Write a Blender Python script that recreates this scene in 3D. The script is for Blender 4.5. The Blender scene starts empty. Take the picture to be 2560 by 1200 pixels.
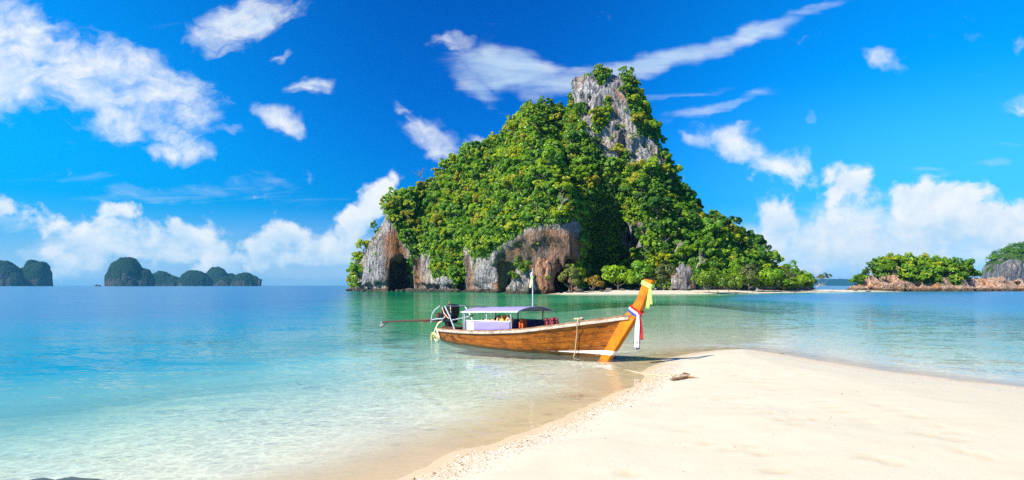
import bpy, math, random
import numpy as np
from mathutils import Vector, Matrix

SC = bpy.context.scene
COL = SC.collection
random.seed(7)
RNG = np.random.default_rng(7)

# ------------------------------------------------------------------ camera
FPX, CX, HY, EYE = 1600.0, 1280.0, 714.0, 2.2      # photograph 2560 x 1200: focal length, centre, horizon row, eye height
cam_d = bpy.data.cameras.new('camera')
cam = bpy.data.objects.new('camera', cam_d)
COL.objects.link(cam)
cam.location = (0, 0, EYE)
cam.rotation_euler = (math.pi / 2, 0, 0)
cam_d.sensor_width = 36.0
cam_d.lens = 36.0 * FPX / 2560.0
cam_d.shift_y = (HY - 600.0) / 2560.0
cam_d.clip_start = 0.1
cam_d.clip_end = 40000
SC.camera = cam

# ------------------------------------------------------------------ light and exposure
SUN_AZ, SUN_EL = math.atan2(-0.85, -0.52), math.radians(43)
SUN_TO = Vector((math.sin(SUN_AZ) * math.cos(SUN_EL), math.cos(SUN_AZ) * math.cos(SUN_EL), math.sin(SUN_EL)))
SC.view_settings.view_transform = 'Standard'
SC.view_settings.look = 'None'
SC.view_settings.gamma = 1.0
SC.view_settings.use_curve_mapping = False
SC.view_settings.exposure = 1.0
SC.cycles.use_denoising = False
SC.cycles.adaptive_threshold = 0.006
SC.cycles.max_bounces = 8
SC.cycles.transparent_max_bounces = 12
SC.cycles.sample_clamp_indirect = 6.0
sun_d = bpy.data.lights.new('sun', 'SUN')
sun_d.energy = 5.0
sun_d.angle = math.radians(0.5)
sun_d.color = (1.0, 0.91, 0.76)
sun = bpy.data.objects.new('sun', sun_d)
COL.objects.link(sun)
sun.rotation_euler = (-SUN_TO).to_track_quat('-Z', 'Y').to_euler()
sun.location = SUN_TO * 300


class NT:
    """small helper for building node trees"""
    def __init__(self, tree):
        self.t = tree
        self.n = tree.nodes
        self.l = tree.links

    def node(self, kind, **kw):
        nd = self.n.new(kind)
        for k, v in kw.items():
            setattr(nd, k, v)
        return nd

    def put(self, sock, v):
        if isinstance(v, bpy.types.NodeSocket):
            self.l.new(v, sock)
        else:
            if hasattr(sock.default_value, '__len__') and not hasattr(v, '__len__'):
                v = [v] * len(sock.default_value)
            if hasattr(sock.default_value, '__len__') and len(sock.default_value) == 4 and len(v) == 3:
                v = list(v) + [1.0]
            sock.default_value = v

    def math(self, op, a, b=0.0, c=None, clamp=False):
        nd = self.node('ShaderNodeMath', operation=op, use_clamp=clamp)
        self.put(nd.inputs[0], a)
        self.put(nd.inputs[1], b)
        if c is not None:
            self.put(nd.inputs[2], c)
        return nd.outputs[0]

    def vmath(self, op, a, b=(0, 0, 0), out=0):
        nd = self.node('ShaderNodeVectorMath', operation=op)
        self.put(nd.inputs[0], a)
        if op == 'SCALE':
            self.put(nd.inputs['Scale'], b)
        else:
            self.put(nd.inputs[1], b)
        return nd.outputs['Value'] if op in ('LENGTH', 'DOT_PRODUCT', 'DISTANCE') else nd.outputs[0]

    def smooth(self, v, a, b, lo=0.0, hi=1.0):
        nd = self.node('ShaderNodeMapRange', interpolation_type='SMOOTHSTEP')
        self.put(nd.inputs['Value'], v)
        for k, x in (('From Min', a), ('From Max', b), ('To Min', lo), ('To Max', hi)):
            self.put(nd.inputs[k], x)
        return nd.outputs[0]

    def mix(self, f, a, b, blend='MIX'):
        nd = self.node('ShaderNodeMix', data_type='RGBA', blend_type=blend)
        self.put(nd.inputs[0], f)
        self.put(nd.inputs[6], a)
        self.put(nd.inputs[7], b)
        return nd.outputs[2]

    def ramp(self, f, stops, interp='LINEAR'):
        nd = self.node('ShaderNodeValToRGB')
        cr = nd.color_ramp
        cr.interpolation = interp
        while len(cr.elements) < len(stops):
            cr.elements.new(0.5)
        for e, (p, c) in zip(cr.elements, stops):
            e.position = p
            e.color = (*c, 1.0) if len(c) == 3 else c
        self.put(nd.inputs[0], f)
        return nd.outputs[0]

    def noise(self, vec, scale, detail=4.0, rough=0.55, dist=0.0, out=0, lac=2.0):
        nd = self.node('ShaderNodeTexNoise')
        self.put(nd.inputs['Vector'], vec)
        self.put(nd.inputs['Scale'], scale)
        self.put(nd.inputs['Detail'], detail)
        self.put(nd.inputs['Roughness'], rough)
        self.put(nd.inputs['Distortion'], dist)
        self.put(nd.inputs['Lacunarity'], lac)
        return nd.outputs[out]

    def voronoi(self, vec, scale, feature='F1', out='Distance', smooth=None):
        nd = self.node('ShaderNodeTexVoronoi', feature=feature)
        self.put(nd.inputs['Vector'], vec)
        self.put(nd.inputs['Scale'], scale)
        if smooth is not None:
            self.put(nd.inputs['Smoothness'], smooth)
        return nd.outputs[out]

    def mapping(self, vec, loc=(0, 0, 0), rot=(0, 0, 0), scale=(1, 1, 1), kind='POINT'):
        nd = self.node('ShaderNodeMapping', vector_type=kind)
        self.put(nd.inputs['Vector'], vec)
        nd.inputs['Location'].default_value = loc
        nd.inputs['Rotation'].default_value = rot
        nd.inputs['Scale'].default_value = scale
        return nd.outputs[0]

    def attr(self, name, out='Fac'):
        nd = self.node('ShaderNodeAttribute', attribute_name=name)
        return nd.outputs[out]


# ------------------------------------------------------------------ sky with clouds (directions, not screen space)
world = bpy.data.worlds.new('World')
SC.world = world
world.use_nodes = True


def build_world():
    T = NT(world.node_tree)
    bg = T.n['Background']
    sky = T.node('ShaderNodeTexSky', sky_type='NISHITA', sun_disc=False)
    sky.sun_elevation = SUN_EL
    sky.sun_rotation = SUN_AZ % (2 * math.pi)
    sky.dust_density = 0.4
    sky.ozone_density = 2.0
    d = T.node('ShaderNodeTexCoord').outputs['Generated']
    d = T.vmath('NORMALIZE', d)
    sep = T.node('ShaderNodeSeparateXYZ')
    T.put(sep.inputs[0], d)
    x, y, z = sep.outputs
    # deep polarised blue of the tropical sky: a grade that depends on height above the horizon only
    tint = T.ramp(z, [(0.0, (0.30, 0.66, 1.50)), (0.05, (0.16, 0.50, 1.05)), (0.12, (0.0, 0.40, 0.92)),
                      (0.22, (0.0, 0.375, 0.98)), (0.40, (0.0, 0.36, 1.02)), (1.0, (0.0, 0.34, 1.02))])
    base = T.mix(1.0, sky.outputs[0], tint, 'MULTIPLY')
    # paler, moister air towards the right of the bay
    side = T.smooth(T.math('ABSOLUTE', T.math('ADD', x, 0.05)), 0.04, 0.62)
    side = T.math('MULTIPLY', side, T.smooth(z, 0.0, 0.24, 0.0, 1.0))
    base = T.mix(side, base, T.vmath('MULTIPLY', base, (1.0, 2.2, 1.5)))
    moist = T.math('MULTIPLY', T.smooth(x, 0.1, 0.6), T.smooth(z, 0.12, 0.30, 1.0, 0.0))
    base = T.mix(moist, base, T.vmath('ADD', base, (0.45, 0.30, 0.20)))
    # clouds: a bank of cumulus and wisps along the forward half of the sky, the same kind of cloud all round
    ya = T.math('MAXIMUM', T.math('ABSOLUTE', y), 0.08)
    u = T.math('DIVIDE', x, ya)
    v = T.math('DIVIDE', z, ya)
    cmb = T.node('ShaderNodeCombineXYZ')
    T.put(cmb.inputs[0], u)
    T.put(cmb.inputs[1], v)
    uv = cmb.outputs[0]
    warp = T.noise(uv, 6.0, 4.0, 0.62, out=1)
    warp = T.vmath('SCALE', T.vmath('SUBTRACT', warp, (0.5, 0.5, 0.5)), 0.13)
    uvw = T.vmath('ADD', uv, warp)

    def blobs(items, vec, power=1.0):
        acc = None
        for (px, py, rx, ry, rot, a) in items:
            q = T.vmath('SUBTRACT', vec, ((px - 1280) / 1600, (714 - py) / 1600, 0))
            cr, sr = math.cos(math.radians(-rot)), math.sin(math.radians(-rot))
            e1 = T.vmath('DOT_PRODUCT', q, (cr / rx * 1600, sr / rx * 1600, 0))
            e2 = T.vmath('DOT_PRODUCT', q, (-sr / ry * 1600, cr / ry * 1600, 0))
            r2 = T.math('MULTIPLY_ADD', e2, e2, T.math('MULTIPLY', e1, e1))
            f = T.smooth(T.math('SQRT', r2), 0.2, 1.3, a * (0.90 if rx < 150 else 1.0), 0.0)
            acc = f if acc is None else T.math('MAXIMUM', acc, f)
        return acc
    cumulus = [(20, 120, 230, 190, 25, 1.12), (190, 190, 200, 130, 25, 1.05), (340, 205, 230, 115, 28, 1.08), (470, 240, 180, 85, 32, 1.0),
               (285, 300, 130, 80, 5, 1.0), (440, 335, 120, 78, 38, .92), (490, 385, 60, 46, 0, .85), (-90, 250, 200, 120, 0, .9),
               (620, 30, 170, 66, -12, .98), (545, 80, 110, 60, 10, .9), (705, 306, 92, 46, 32, .98), (586, 341, 52, 22, 0, .8),
               (790, 212, 60, 26, -20, .75), (706, 130, 36, 16, 0, .7), (1020, 300, 90, 28, 38, .8), (1060, 350, 140, 60, 14, .92),
               (1190, 366, 64, 42, 0, .9), (1120, 118, 66, 36, 10, .85), (2216, 158, 66, 32, 10, .9), (2006, 290, 36, 26, 0, .7),
               (1738, 338, 56, 38, 0, .9), (1828, 352, 130, 62, 22, .98), (1930, 405, 110, 74, 28, .85), (2555, 235, 85, 60, 0, .9), (2545, 100, 30, 50, 0, .6),
               (955, 490, 66, 50, -20, 1.2), (905, 545, 60, 52, -20, 1.1), (900, 590, 120, 50, 0, .85),
               (0, 525, 40, 36, 0, .8), (140, 545, 90, 48, 0, .84), (315, 540, 85, 52, 0, .95), (480, 560, 95, 50, 0, .95), (380, 590, 320, 60, 0, .78), (600, 655, 330, 36, 0, .6), (220, 650, 260, 34, 0, .6),
               (700, 592, 140, 54, 5, .95), (845, 605, 70, 46, 0, .85), (620, 630, 150, 40, 0, .72), (150, 610, 120, 26, 0, .62), (830, 650, 140, 40, 0, .7),
               (1925, 545, 95, 78, 0, 1.0), (2130, 500, 105, 82, 0, 1.1), (2340, 515, 180, 66, 0, 1.05), (2500, 575, 140, 70, 0, 1.0),
               (2250, 580, 380, 95, 0, .9), (2060, 628, 280, 70, 0, .78), (2400, 640, 300, 65, 0, .72), (1800, 620, 120, 60, 0, .85),
               (-500, 560, 300, 90, 0, 1.0), (-700, 300, 260, 130, 10, .9), (3000, 540, 300, 110, 0, 1.0), (3300, 300, 260, 90, -10, .85),
               (900, -300, 300, 110, 10, .9), (1900, -420, 320, 120, -10, .9), (2700, -250, 260, 90, 0, .8), (-200, -350, 300, 120, 20, .9)]
    M = blobs(cumulus, uvw)
    torn = T.mapping(uvw, rot=(0, 0, math.radians(32)), scale=(0.62, 1.5, 1.0))
    hi = T.smooth(v, 0.16, 0.26)
    n1a = T.noise(uv, 13.0, 7.0, 0.60, 0.25)
    n1 = T.math('ADD', T.math('MULTIPLY', n1a, T.math('SUBTRACT', 1.0, T.math('MULTIPLY', hi, 0.75))), T.math('MULTIPLY', T.noise(torn, 11.0, 7.0, 0.66, 0.5), T.math('MULTIPLY', hi, 0.75)))
    puff = n1
    D = T.math('ADD', T.math('MULTIPLY', M, 1.0), T.math('MULTIPLY', T.math('SUBTRACT', puff, 0.46), 3.0))
    aC = T.smooth(D, 0.42, T.math('ADD', 1.0, T.math('MULTIPLY', hi, 0.48)))
    # shade: the same field sampled a little towards the sun (up and left)
    n2 = T.noise(T.vmath('ADD', uv, (-0.012, 0.018, 0)), 13.0, 4.0, 0.6, 0.25)
    lit = T.math('ADD', T.math('MULTIPLY', T.math('SUBTRACT', n1a, n2), 2.4), 0.66)
    nb = T.noise(T.mapping(uv, scale=(1.0, 2.4, 1.0)), 7.0, 5.0, 0.58, 0.3)
    lit = T.math('ADD', lit, T.math('MULTIPLY', T.math('SUBTRACT', nb, 0.5), 1.5))
    lit = T.math('ADD', lit, T.smooth(v, 0.03, 0.15, -0.46, 0.14), clamp=True)
    cc = T.mix(lit, (3.6, 5.05, 6.45), (6.25, 6.5, 6.7))
    # wisps and streaks of cirrus
    wisps = [(1270, 178, 190, 66, 8, 1.0), (1180, 205, 110, 40, 30, .9), (1420, 205, 190, 42, -4, .95), (1330, 235, 80, 40, 40, .7), (1620, 155, 290, 36, -15, .92),
             (1850, 92, 260, 32, -17, .8), (1800, 262, 220, 24, -12, .6), (1700, 225, 220, 14, -8, .32), (430, 480, 260, 26, 0, .5), (150, 440, 260, 20, -4, .35), (650, 450, 120, 22, 10, .5),
             (2330, 438, 110, 24, 0, .6), (2480, 410, 60, 18, 0, .6), (2480, 360, 120, 10, -4, .35), (700, 500, 300, 40, 0, .35), (2000, 40, 200, 20, -17, .5)]
    uvs = T.vmath('ADD', uv, T.vmath('SCALE', warp, 0.6))
    W = blobs(wisps, uvs)
    ns = T.noise(T.mapping(uv, rot=(0, 0, math.radians(14)), scale=(5.0, 34.0, 1.0)), 1.0, 6.0, 0.62, 0.8)
    aW = T.smooth(T.math('ADD', W, T.math('MULTIPLY', T.math('SUBTRACT', ns, 0.5), 1.5)), 0.22, 1.25, 0.0, 0.85)
    low = T.smooth(v, 0.0, 0.13, 0.30, 0.0)            # bright moist air above the sea
    up = T.smooth(z, -0.01, 0.004)
    aW = T.math('MULTIPLY', T.math('MAXIMUM', aW, low), up)
    # soft banks of cloud lying low over the sea
    banks = [(330, 610, 420, 66, 0, .95), (760, 630, 260, 60, 0, .9), (60, 560, 160, 40, 0, .6), (2200, 590, 420, 110, 0, 1.05), (2480, 600, 260, 90, 0, .95), (1900, 610, 170, 80, 0, .9),
             (480, 470, 420, 36, 0, .45), (-600, 600, 500, 90, 0, .9), (3200, 600, 500, 100, 0, .9)]
    B = blobs(banks, uvs)
    aB = T.smooth(T.math('ADD', B, T.math('MULTIPLY', T.math('SUBTRACT', nb, 0.5), 1.5)), 0.30, 1.10, 0.0, 0.82)
    aW = T.math('MAXIMUM', aW, T.math('MULTIPLY', aB, up))
    col = T.mix(aW, base, T.mix(T.smooth(nb, 0.40, 0.62), (3.9, 5.2, 6.5), (5.6, 6.2, 6.7)))
    col = T.mix(T.math('MULTIPLY', T.math('MULTIPLY', aC, up), 0.96), col, cc)
    T.put(bg.inputs[0], col)
    bg.inputs[1].default_value = 0.075


build_world()

# ------------------------------------------------------------------ numpy noise and surface tools
def _hash(ix, iy, iz, seed):
    h = (ix.astype(np.uint32) * np.uint32(374761393) + iy.astype(np.uint32) * np.uint32(668265263)
         + iz.astype(np.uint32) * np.uint32(2147483647) + np.uint32(seed * 144269 + 1013))
    h = (h ^ (h >> np.uint32(13))) * np.uint32(1274126177)
    h = h ^ (h >> np.uint32(16))
    return (h & np.uint32(0xFFFF)).astype(np.float32) / 32767.5 - 1.0


def vnoise(x, y, z=None, seed=0):
    x = np.asarray(x, np.float32)
    y = np.asarray(y, np.float32)
    z = np.zeros_like(x) if z is None else np.asarray(z, np.float32)
    xf, yf, zf = np.floor(x), np.floor(y), np.floor(z)
    ix, iy, iz = xf.astype(np.int64), yf.astype(np.int64), zf.astype(np.int64)
    fx, fy, fz = x - xf, y - yf, z - zf
    fx, fy, fz = [f * f * (3 - 2 * f) for f in (fx, fy, fz)]
    out = 0
    for a in (0, 1):
        for b in (0, 1):
            for c in (0, 1):
                w = (fx if a else 1 - fx) * (fy if b else 1 - fy) * (fz if c else 1 - fz)
                out = out + w * _hash(ix + a, iy + b, iz + c, seed)
    return out


def fbm(x, y, z=None, octv=4, seed=0, gain=0.5):
    out, a, f = 0, 1.0, 1.0
    for o in range(octv):
        out = out + a * vnoise(np.asarray(x) * f, np.asarray(y) * f, None if z is None else np.asarray(z) * f, seed + o * 17)
        a *= gain
        f *= 2.03
    return out


def sstep(a, b, x):
    t = np.clip((x - a) / (b - a), 0, 1)
    return t * t * (3 - 2 * t)


def poly_sd(px, py, poly):
    """signed distance to a closed polygon, positive inside"""
    px = np.asarray(px, np.float64)
    py = np.asarray(py, np.float64)
    d2 = np.full(px.shape, 1e18)
    ins = np.zeros(px.shape, bool)
    n = len(poly)
    for i in range(n):
        ax, ay = poly[i]
        bx, by = poly[(i + 1) % n]
        ex, ey = bx - ax, by - ay
        t = np.clip(((px - ax) * ex + (py - ay) * ey) / (ex * ex + ey * ey + 1e-12), 0, 1)
        d2 = np.minimum(d2, (px - ax - t * ex) ** 2 + (py - ay - t * ey) ** 2)
        cond = (ay > py) != (by > py)
        with np.errstate(divide='ignore', invalid='ignore'):
            xi = (bx - ax) * (py - ay) / (by - ay + 1e-30) + ax
        ins ^= cond & (px < xi)
    d = np.sqrt(d2)
    return np.where(ins, d, -d)


def surface_nets(F, org, h):
    """closed surface of F > 0 on a regular grid, as quads"""
    S = F > 0
    nx, ny, nz = F.shape
    cs = np.zeros((nx - 1, ny - 1, nz - 1), np.int8)
    for a in (0, 1):
        for b in (0, 1):
            for c in (0, 1):
                cs += S[a:nx - 1 + a, b:ny - 1 + b, c:nz - 1 + c]
    act = (cs > 0) & (cs < 8)
    idx = np.full(act.shape, -1, np.int64)
    I = np.argwhere(act)
    idx[act] = np.arange(len(I))
    pos = np.zeros((len(I), 3))
    cnt = np.zeros(len(I))
    for ax in range(3):
        o = [k for k in range(3) if k != ax]
        for p in (0, 1):
            for q in (0, 1):
                a = I.copy()
                a[:, o[0]] += p
                a[:, o[1]] += q
                b = a.copy()
                b[:, ax] += 1
                fa, fb = F[a[:, 0], a[:, 1], a[:, 2]], F[b[:, 0], b[:, 1], b[:, 2]]
                m = (fa > 0) != (fb > 0)
                t = np.where(m, fa / np.where(m, fa - fb, 1), 0)
                e = a.astype(float)
                e[:, ax] += t
                pos += np.where(m[:, None], e, 0)
                cnt += m
    pos = pos / cnt[:, None] * h + np.asarray(org)
    quads = []
    for ax in range(3):
        sl0 = [slice(None)] * 3
        sl1 = [slice(None)] * 3
        sl0[ax] = slice(0, -1)
        sl1[ax] = slice(1, None)
        o = [(1, 2), (2, 0), (0, 1)][ax]
        ed = S[tuple(sl0)] != S[tuple(sl1)]
        E = np.argwhere(ed)
        ok = (E[:, o[0]] > 0) & (E[:, o[1]] > 0) & (E[:, o[0]] < F.shape[o[0]] - 1) & (E[:, o[1]] < F.shape[o[1]] - 1)
        E = E[ok]
        def cell(du, dv):
            c = E.copy()
            c[:, o[0]] -= du
            c[:, o[1]] -= dv
            return idx[c[:, 0], c[:, 1], c[:, 2]]
        q = np.stack([cell(1, 1), cell(0, 1), cell(0, 0), cell(1, 0)], 1)
        ins = S[E[:, 0], E[:, 1], E[:, 2]]
        q[~ins] = q[~ins][:, ::-1]
        quads.append(q)
    Q = np.concatenate(quads)
    return pos, Q[(Q >= 0).all(1)]


def np_mesh(name, V, Q, smooth=True, attrs=None, face_attrs=None):
    """mesh from arrays; Q is (n,3) or (n,4)"""
    me = bpy.data.meshes.new(name)
    V = np.ascontiguousarray(V, np.float32)
    Q = np.ascontiguousarray(Q, np.int32)
    k = Q.shape[1]
    me.vertices.add(len(V))
    me.vertices.foreach_set('co', V.ravel())
    me.loops.add(Q.size)
    me.loops.foreach_set('vertex_index', Q.ravel())
    me.polygons.add(len(Q))
    me.polygons.foreach_set('loop_start', np.arange(0, Q.size, k, dtype=np.int32))
    me.polygons.foreach_set('loop_total', np.full(len(Q), k, np.int32))
    me.polygons.foreach_set('use_smooth', np.full(len(Q), smooth, bool))
    for nm, a in (attrs or {}).items():
        at = me.attributes.new(nm, 'FLOAT', 'POINT')
        at.data.foreach_set('value', np.ascontiguousarray(a, np.float32))
    for nm, a in (face_attrs or {}).items():
        at = me.attributes.new(nm, 'FLOAT', 'FACE')
        at.data.foreach_set('value', np.ascontiguousarray(a, np.float32))
    me.update(calc_edges=True)
    me.validate()
    return me


def link(name, me, mat=None, parent=None, loc=None):
    o = bpy.data.objects.new(name, me)
    COL.objects.link(o)
    if mat is not None and me is not None:
        if len(me.materials) == 0:
            me.materials.append(mat)
    if parent is not None:
        o.parent = parent
    if loc is not None:
        o.location = loc
    return o


def tag(o, label=None, cat=None, group=None, kind=None):
    for k, v in (('label', label), ('category', cat), ('group', group), ('kind', kind)):
        if v:
            o[k] = v
    return o


def thing(name, label, cat, loc=(0, 0, 0), rotz=0.0, group=None):
    o = bpy.data.objects.new(name, None)
    o.empty_display_size = 0.3
    COL.objects.link(o)
    o.location = loc
    o.rotation_euler = (0, 0, rotz)
    return tag(o, label, cat, group)


class MB:
    """collects primitives for ONE mesh"""
    def __init__(self):
        self.v, self.f = [], []

    def add(self, vs, fs):
        b = len(self.v)
        self.v += [tuple(p) for p in vs]
        self.f += [tuple(i + b for i in q) for q in fs]
        return self

    def box(self, c, s, rot=None, bev=0.0):
        hx, hy, hz = s[0] / 2, s[1] / 2, s[2] / 2
        if bev <= 0:
            P = [(x, y, z) for x in (-hx, hx) for y in (-hy, hy) for z in (-hz, hz)]
            Fc = [(0, 1, 3, 2), (4, 6, 7, 5), (0, 4, 5, 1), (2, 3, 7, 6), (0, 2, 6, 4), (1, 5, 7, 3)]
        else:
            P, Fc = [], []
            ring = []
            for (zz, k) in ((-hz, bev), (-hz + bev, 0), (hz - bev, 0), (hz, bev)):
                r = []
                for (sx, sy) in ((-1, -1), (1, -1), (1, 1), (-1, 1)):
                    for t in ((0, 1), (1, 0)) if sx * sy > 0 else ((1, 0), (0, 1)):
                        r.append(len(P))
                        P.append((sx * (hx - k - t[0] * bev), sy * (hy - k - t[1] * bev), zz))
                ring.append(r)
            for a, b in zip(ring, ring[1:]):
                for i in range(8):
                    j = (i + 1) % 8
                    Fc.append((a[i], a[j], b[j], b[i]))
            Fc.append(tuple(reversed(ring[0])))
            Fc.append(tuple(ring[-1]))
        P = [Vector(p) for p in P]
        if rot is not None:
            P = [rot @ p for p in P]
        return self.add([p + Vector(c) for p in P], Fc)

    def sweep(self, pts, prof, up=(0, 0, 1), cap=True, scale=None):
        """sweep a closed 2D profile (side, up) along a polyline"""
        pts = [Vector(p) for p in pts]
        up = Vector(up)
        n, m = len(pts), len(prof)
        vs = []
        for i, p in enumerate(pts):
            t = (pts[min(i + 1, n - 1)] - pts[max(i - 1, 0)]).normalized()
            s = t.cross(up)
            if s.length < 1e-4:
                s = t.cross(Vector((1, 0, 0)))
            s.normalize()
            w = s.cross(t).normalized()
            k = 1.0 if scale is None else scale[i]
            for (a, b) in prof:
                vs.append(p + s * a * k + w * b * k)
        fs = []
        for i in range(n - 1):
            for j in range(m):
                q = (j + 1) % m
                fs.append((i * m + j, i * m + q, (i + 1) * m + q, (i + 1) * m + j))
        if cap:
            fs.append(tuple(reversed(range(m))))
            fs.append(tuple((n - 1) * m + j for j in range(m)))
        return self.add(vs, fs)

    def tube(self, pts, r, n=8, cap=True):
        rs = r if isinstance(r, (list, tuple)) else [r] * len(pts)
        prof = [(math.cos(2 * math.pi * j / n), math.sin(2 * math.pi * j / n)) for j in range(n)]
        return self.sweep(pts, prof, cap=cap, scale=rs)

    def ball(self, c, r, nu=12, nv=8):
        rx, ry, rz = r if isinstance(r, (list, tuple)) else (r, r, r)
        vs = [(c[0], c[1], c[2] - rz)]
        for i in range(1, nv):
            a = -math.pi / 2 + math.pi * i / nv
            for j in range(nu):
                b = 2 * math.pi * j / nu
                vs.append((c[0] + rx * math.cos(a) * math.cos(b), c[1] + ry * math.cos(a) * math.sin(b), c[2] + rz * math.sin(a)))
        vs.append((c[0], c[1], c[2] + rz))
        fs = []
        for j in range(nu):
            k = (j + 1) % nu
            fs.append((0, 1 + k, 1 + j))
            for i in range(nv - 2):
                a = 1 + i * nu
                fs.append((a + j, a + k, a + nu + k, a + nu + j))
            a = 1 + (nv - 2) * nu
            fs.append((a + j, a + k, len(vs) - 1))
        return self.add(vs, fs)

    def grid(self, P, closed=False):
        """P[i][j] points -> quads"""
        n, m = len(P), len(P[0])
        fs = []
        for i in range(n - 1):
            for j in range(m if closed else m - 1):
                k = (j + 1) % m
                fs.append((i * m + j, (i + 1) * m + j, (i + 1) * m + k, i * m + k))
        return self.add([p for r in P for p in r], fs)

    def slab(self, P, off):
        """a sheet P[i][j] given thickness by the vector function off(i, j)"""
        n, m = len(P), len(P[0])
        Q = [[Vector(P[i][j]) + Vector(off(i, j)) for j in range(m)] for i in range(n)]
        b = len(self.v)
        self.grid(P)
        self.grid([list(r) for r in Q])
        k = len(self.f)
        nq = (n - 1) * (m - 1)
        self.f[k - nq:] = [tuple(reversed(q)) for q in self.f[k - nq:]]
        ring = [(i, 0) for i in range(n)] + [(n - 1, j) for j in range(1, m)] + [(i, m - 1) for i in range(n - 2, -1, -1)] + [(0, j) for j in range(m - 2, 0, -1)]
        N = n * m
        for a, c in zip(ring, ring[1:] + ring[:1]):
            ia, ic = b + a[0] * m + a[1], b + c[0] * m + c[1]
            self.f.append((ia, ia + N, ic + N, ic))
        return self

    def build(self, name, mat, parent=None, smooth=False, loc=None):
        me = bpy.data.meshes.new(name)
        me.from_pydata(self.v, [], self.f)
        me.update()
        if smooth:
            me.polygons.foreach_set('use_smooth', [True] * len(me.polygons))
        return link(name, me, mat, parent, loc)


def new_mat(name):
    m = bpy.data.materials.new(name)
    m.use_nodes = True
    T = NT(m.node_tree)
    return m, T, T.n['Principled BSDF']


def px2w(px, py, depth=None, z=0.0):
    """a point of the photograph -> world, at a given depth or on the level z"""
    if depth is None:
        depth = (EYE - z) * FPX / (py - HY)
    return Vector(((px - CX) / FPX * depth, depth, EYE - (py - HY) / FPX * depth))

# ------------------------------------------------------------------ ground: sand spit, sea bed, far beach
SPIT = [(-1.36, 7.24), (-.98, 7.85), (-.69, 8.46), (-.115, 9.24), (.445, 10.17), (.97, 11.14), (1.69, 12.3), (2.49, 13.75), (3.05, 15.2), (3.68, 17.1),
        (4.45, 18.9), (5.5, 20.4), (6.7, 21.6), (7.7, 22.25), (8.35, 22.1), (8.45, 21.4), (8.85, 19.7), (9.15, 18.0), (9.6, 16.7), (10.0, 15.7), (10.35, 14.8), (11.09, 13.86),
        (12.2, 11.5), (14, 6), (16, -6), (20, -40), (-16, -40), (-8.5, -6), (-4.5, 2.5), (-2.6, 5.4)]
BAR = [(6.0, 20.0), (9.0, 21.0), (11.5, 27), (15, 38), (19, 55), (25, 75), (24, 86), (18, 86), (11, 76), (9, 60), (6.0, 42), (4.0, 30), (4, 23)]
ISLE = [(-78, 292), (-71, 274), (-62, 260), (-55, 250), (-47, 247.5), (-44.5, 260), (-41.5, 260), (-40, 250), (-27, 236), (-20, 230), (-19.5, 234), (-17.5, 234), (-16, 226), (-11, 214), (-2, 202), (8, 192), (18, 185.5), (20.5, 188),
        (20.5, 202), (21.5, 219), (29, 233), (40, 234), (45, 222), (50, 209), (54, 205), (62, 205), (75, 211), (95, 222), (108, 232), (118, 238), (118, 250), (95, 275), (60, 300), (10, 312), (-50, 306), (-76, 300)]
ISLE_TOP = [(-78, 292), (-71, 274), (-62, 260), (-55, 250), (-48, 248), (-38, 249), (-27, 237), (-19, 230), (-15, 225), (-11, 214), (-2, 202), (8, 192), (18, 187), (22, 198), (24, 214),
            (30, 228), (40, 228), (45, 219), (50, 209), (54, 205), (62, 205), (75, 211), (95, 222), (108, 232), (118, 238), (118, 250), (95, 275), (60, 300), (10, 312), (-50, 306), (-76, 300)]
BEACH = [(9, 170), (13, 160), (25, 160), (40, 163), (60, 176), (85, 199), (102, 214), (118, 228), (135, 238), (150, 244), (150, 262), (118, 262), (60, 250), (30, 235), (16, 205)]
FOOT = []
_r = random.Random(3)
for (px, py, n, dx, dy) in [(1790, 905, 5, 30, 8), (1880, 940, 4, 28, 12), (1750, 970, 4, 40, 6), (1850, 1000, 5, 34, 14), (1700, 1060, 3, 60, 30), (1980, 920, 3, 22, 6), (2050, 1000, 5, 30, 16),
                            (2200, 1020, 3, 40, 14), (2290, 1050, 3, 50, 22), (2310, 1095, 4, 34, 8), (2160, 1150, 3, 40, 9), (2420, 1155, 2, 30, 10), (1560, 1160, 2, 20, 4), (1870, 1110, 3, 22, 14), (1930, 1180, 2, 30, 4), (1990, 1040, 2, 40, 10)]:
    for k in range(n):
        p = px2w(px + dx * k + _r.uniform(-8, 8), py + dy * k + _r.uniform(-6, 6), z=0.3)
        FOOT.append((p.x, p.y, _r.uniform(0, 3.14)))


def spit_d(x, y):
    d = poly_sd(x, y, SPIT)
    near = np.abs(d) < 3
    w = np.where(near, 0.10 * vnoise(x * 1.1, y * 1.1, seed=5) + 0.05 * vnoise(x * 3.1, y * 3.1, seed=6), 0)
    return d + w


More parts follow.
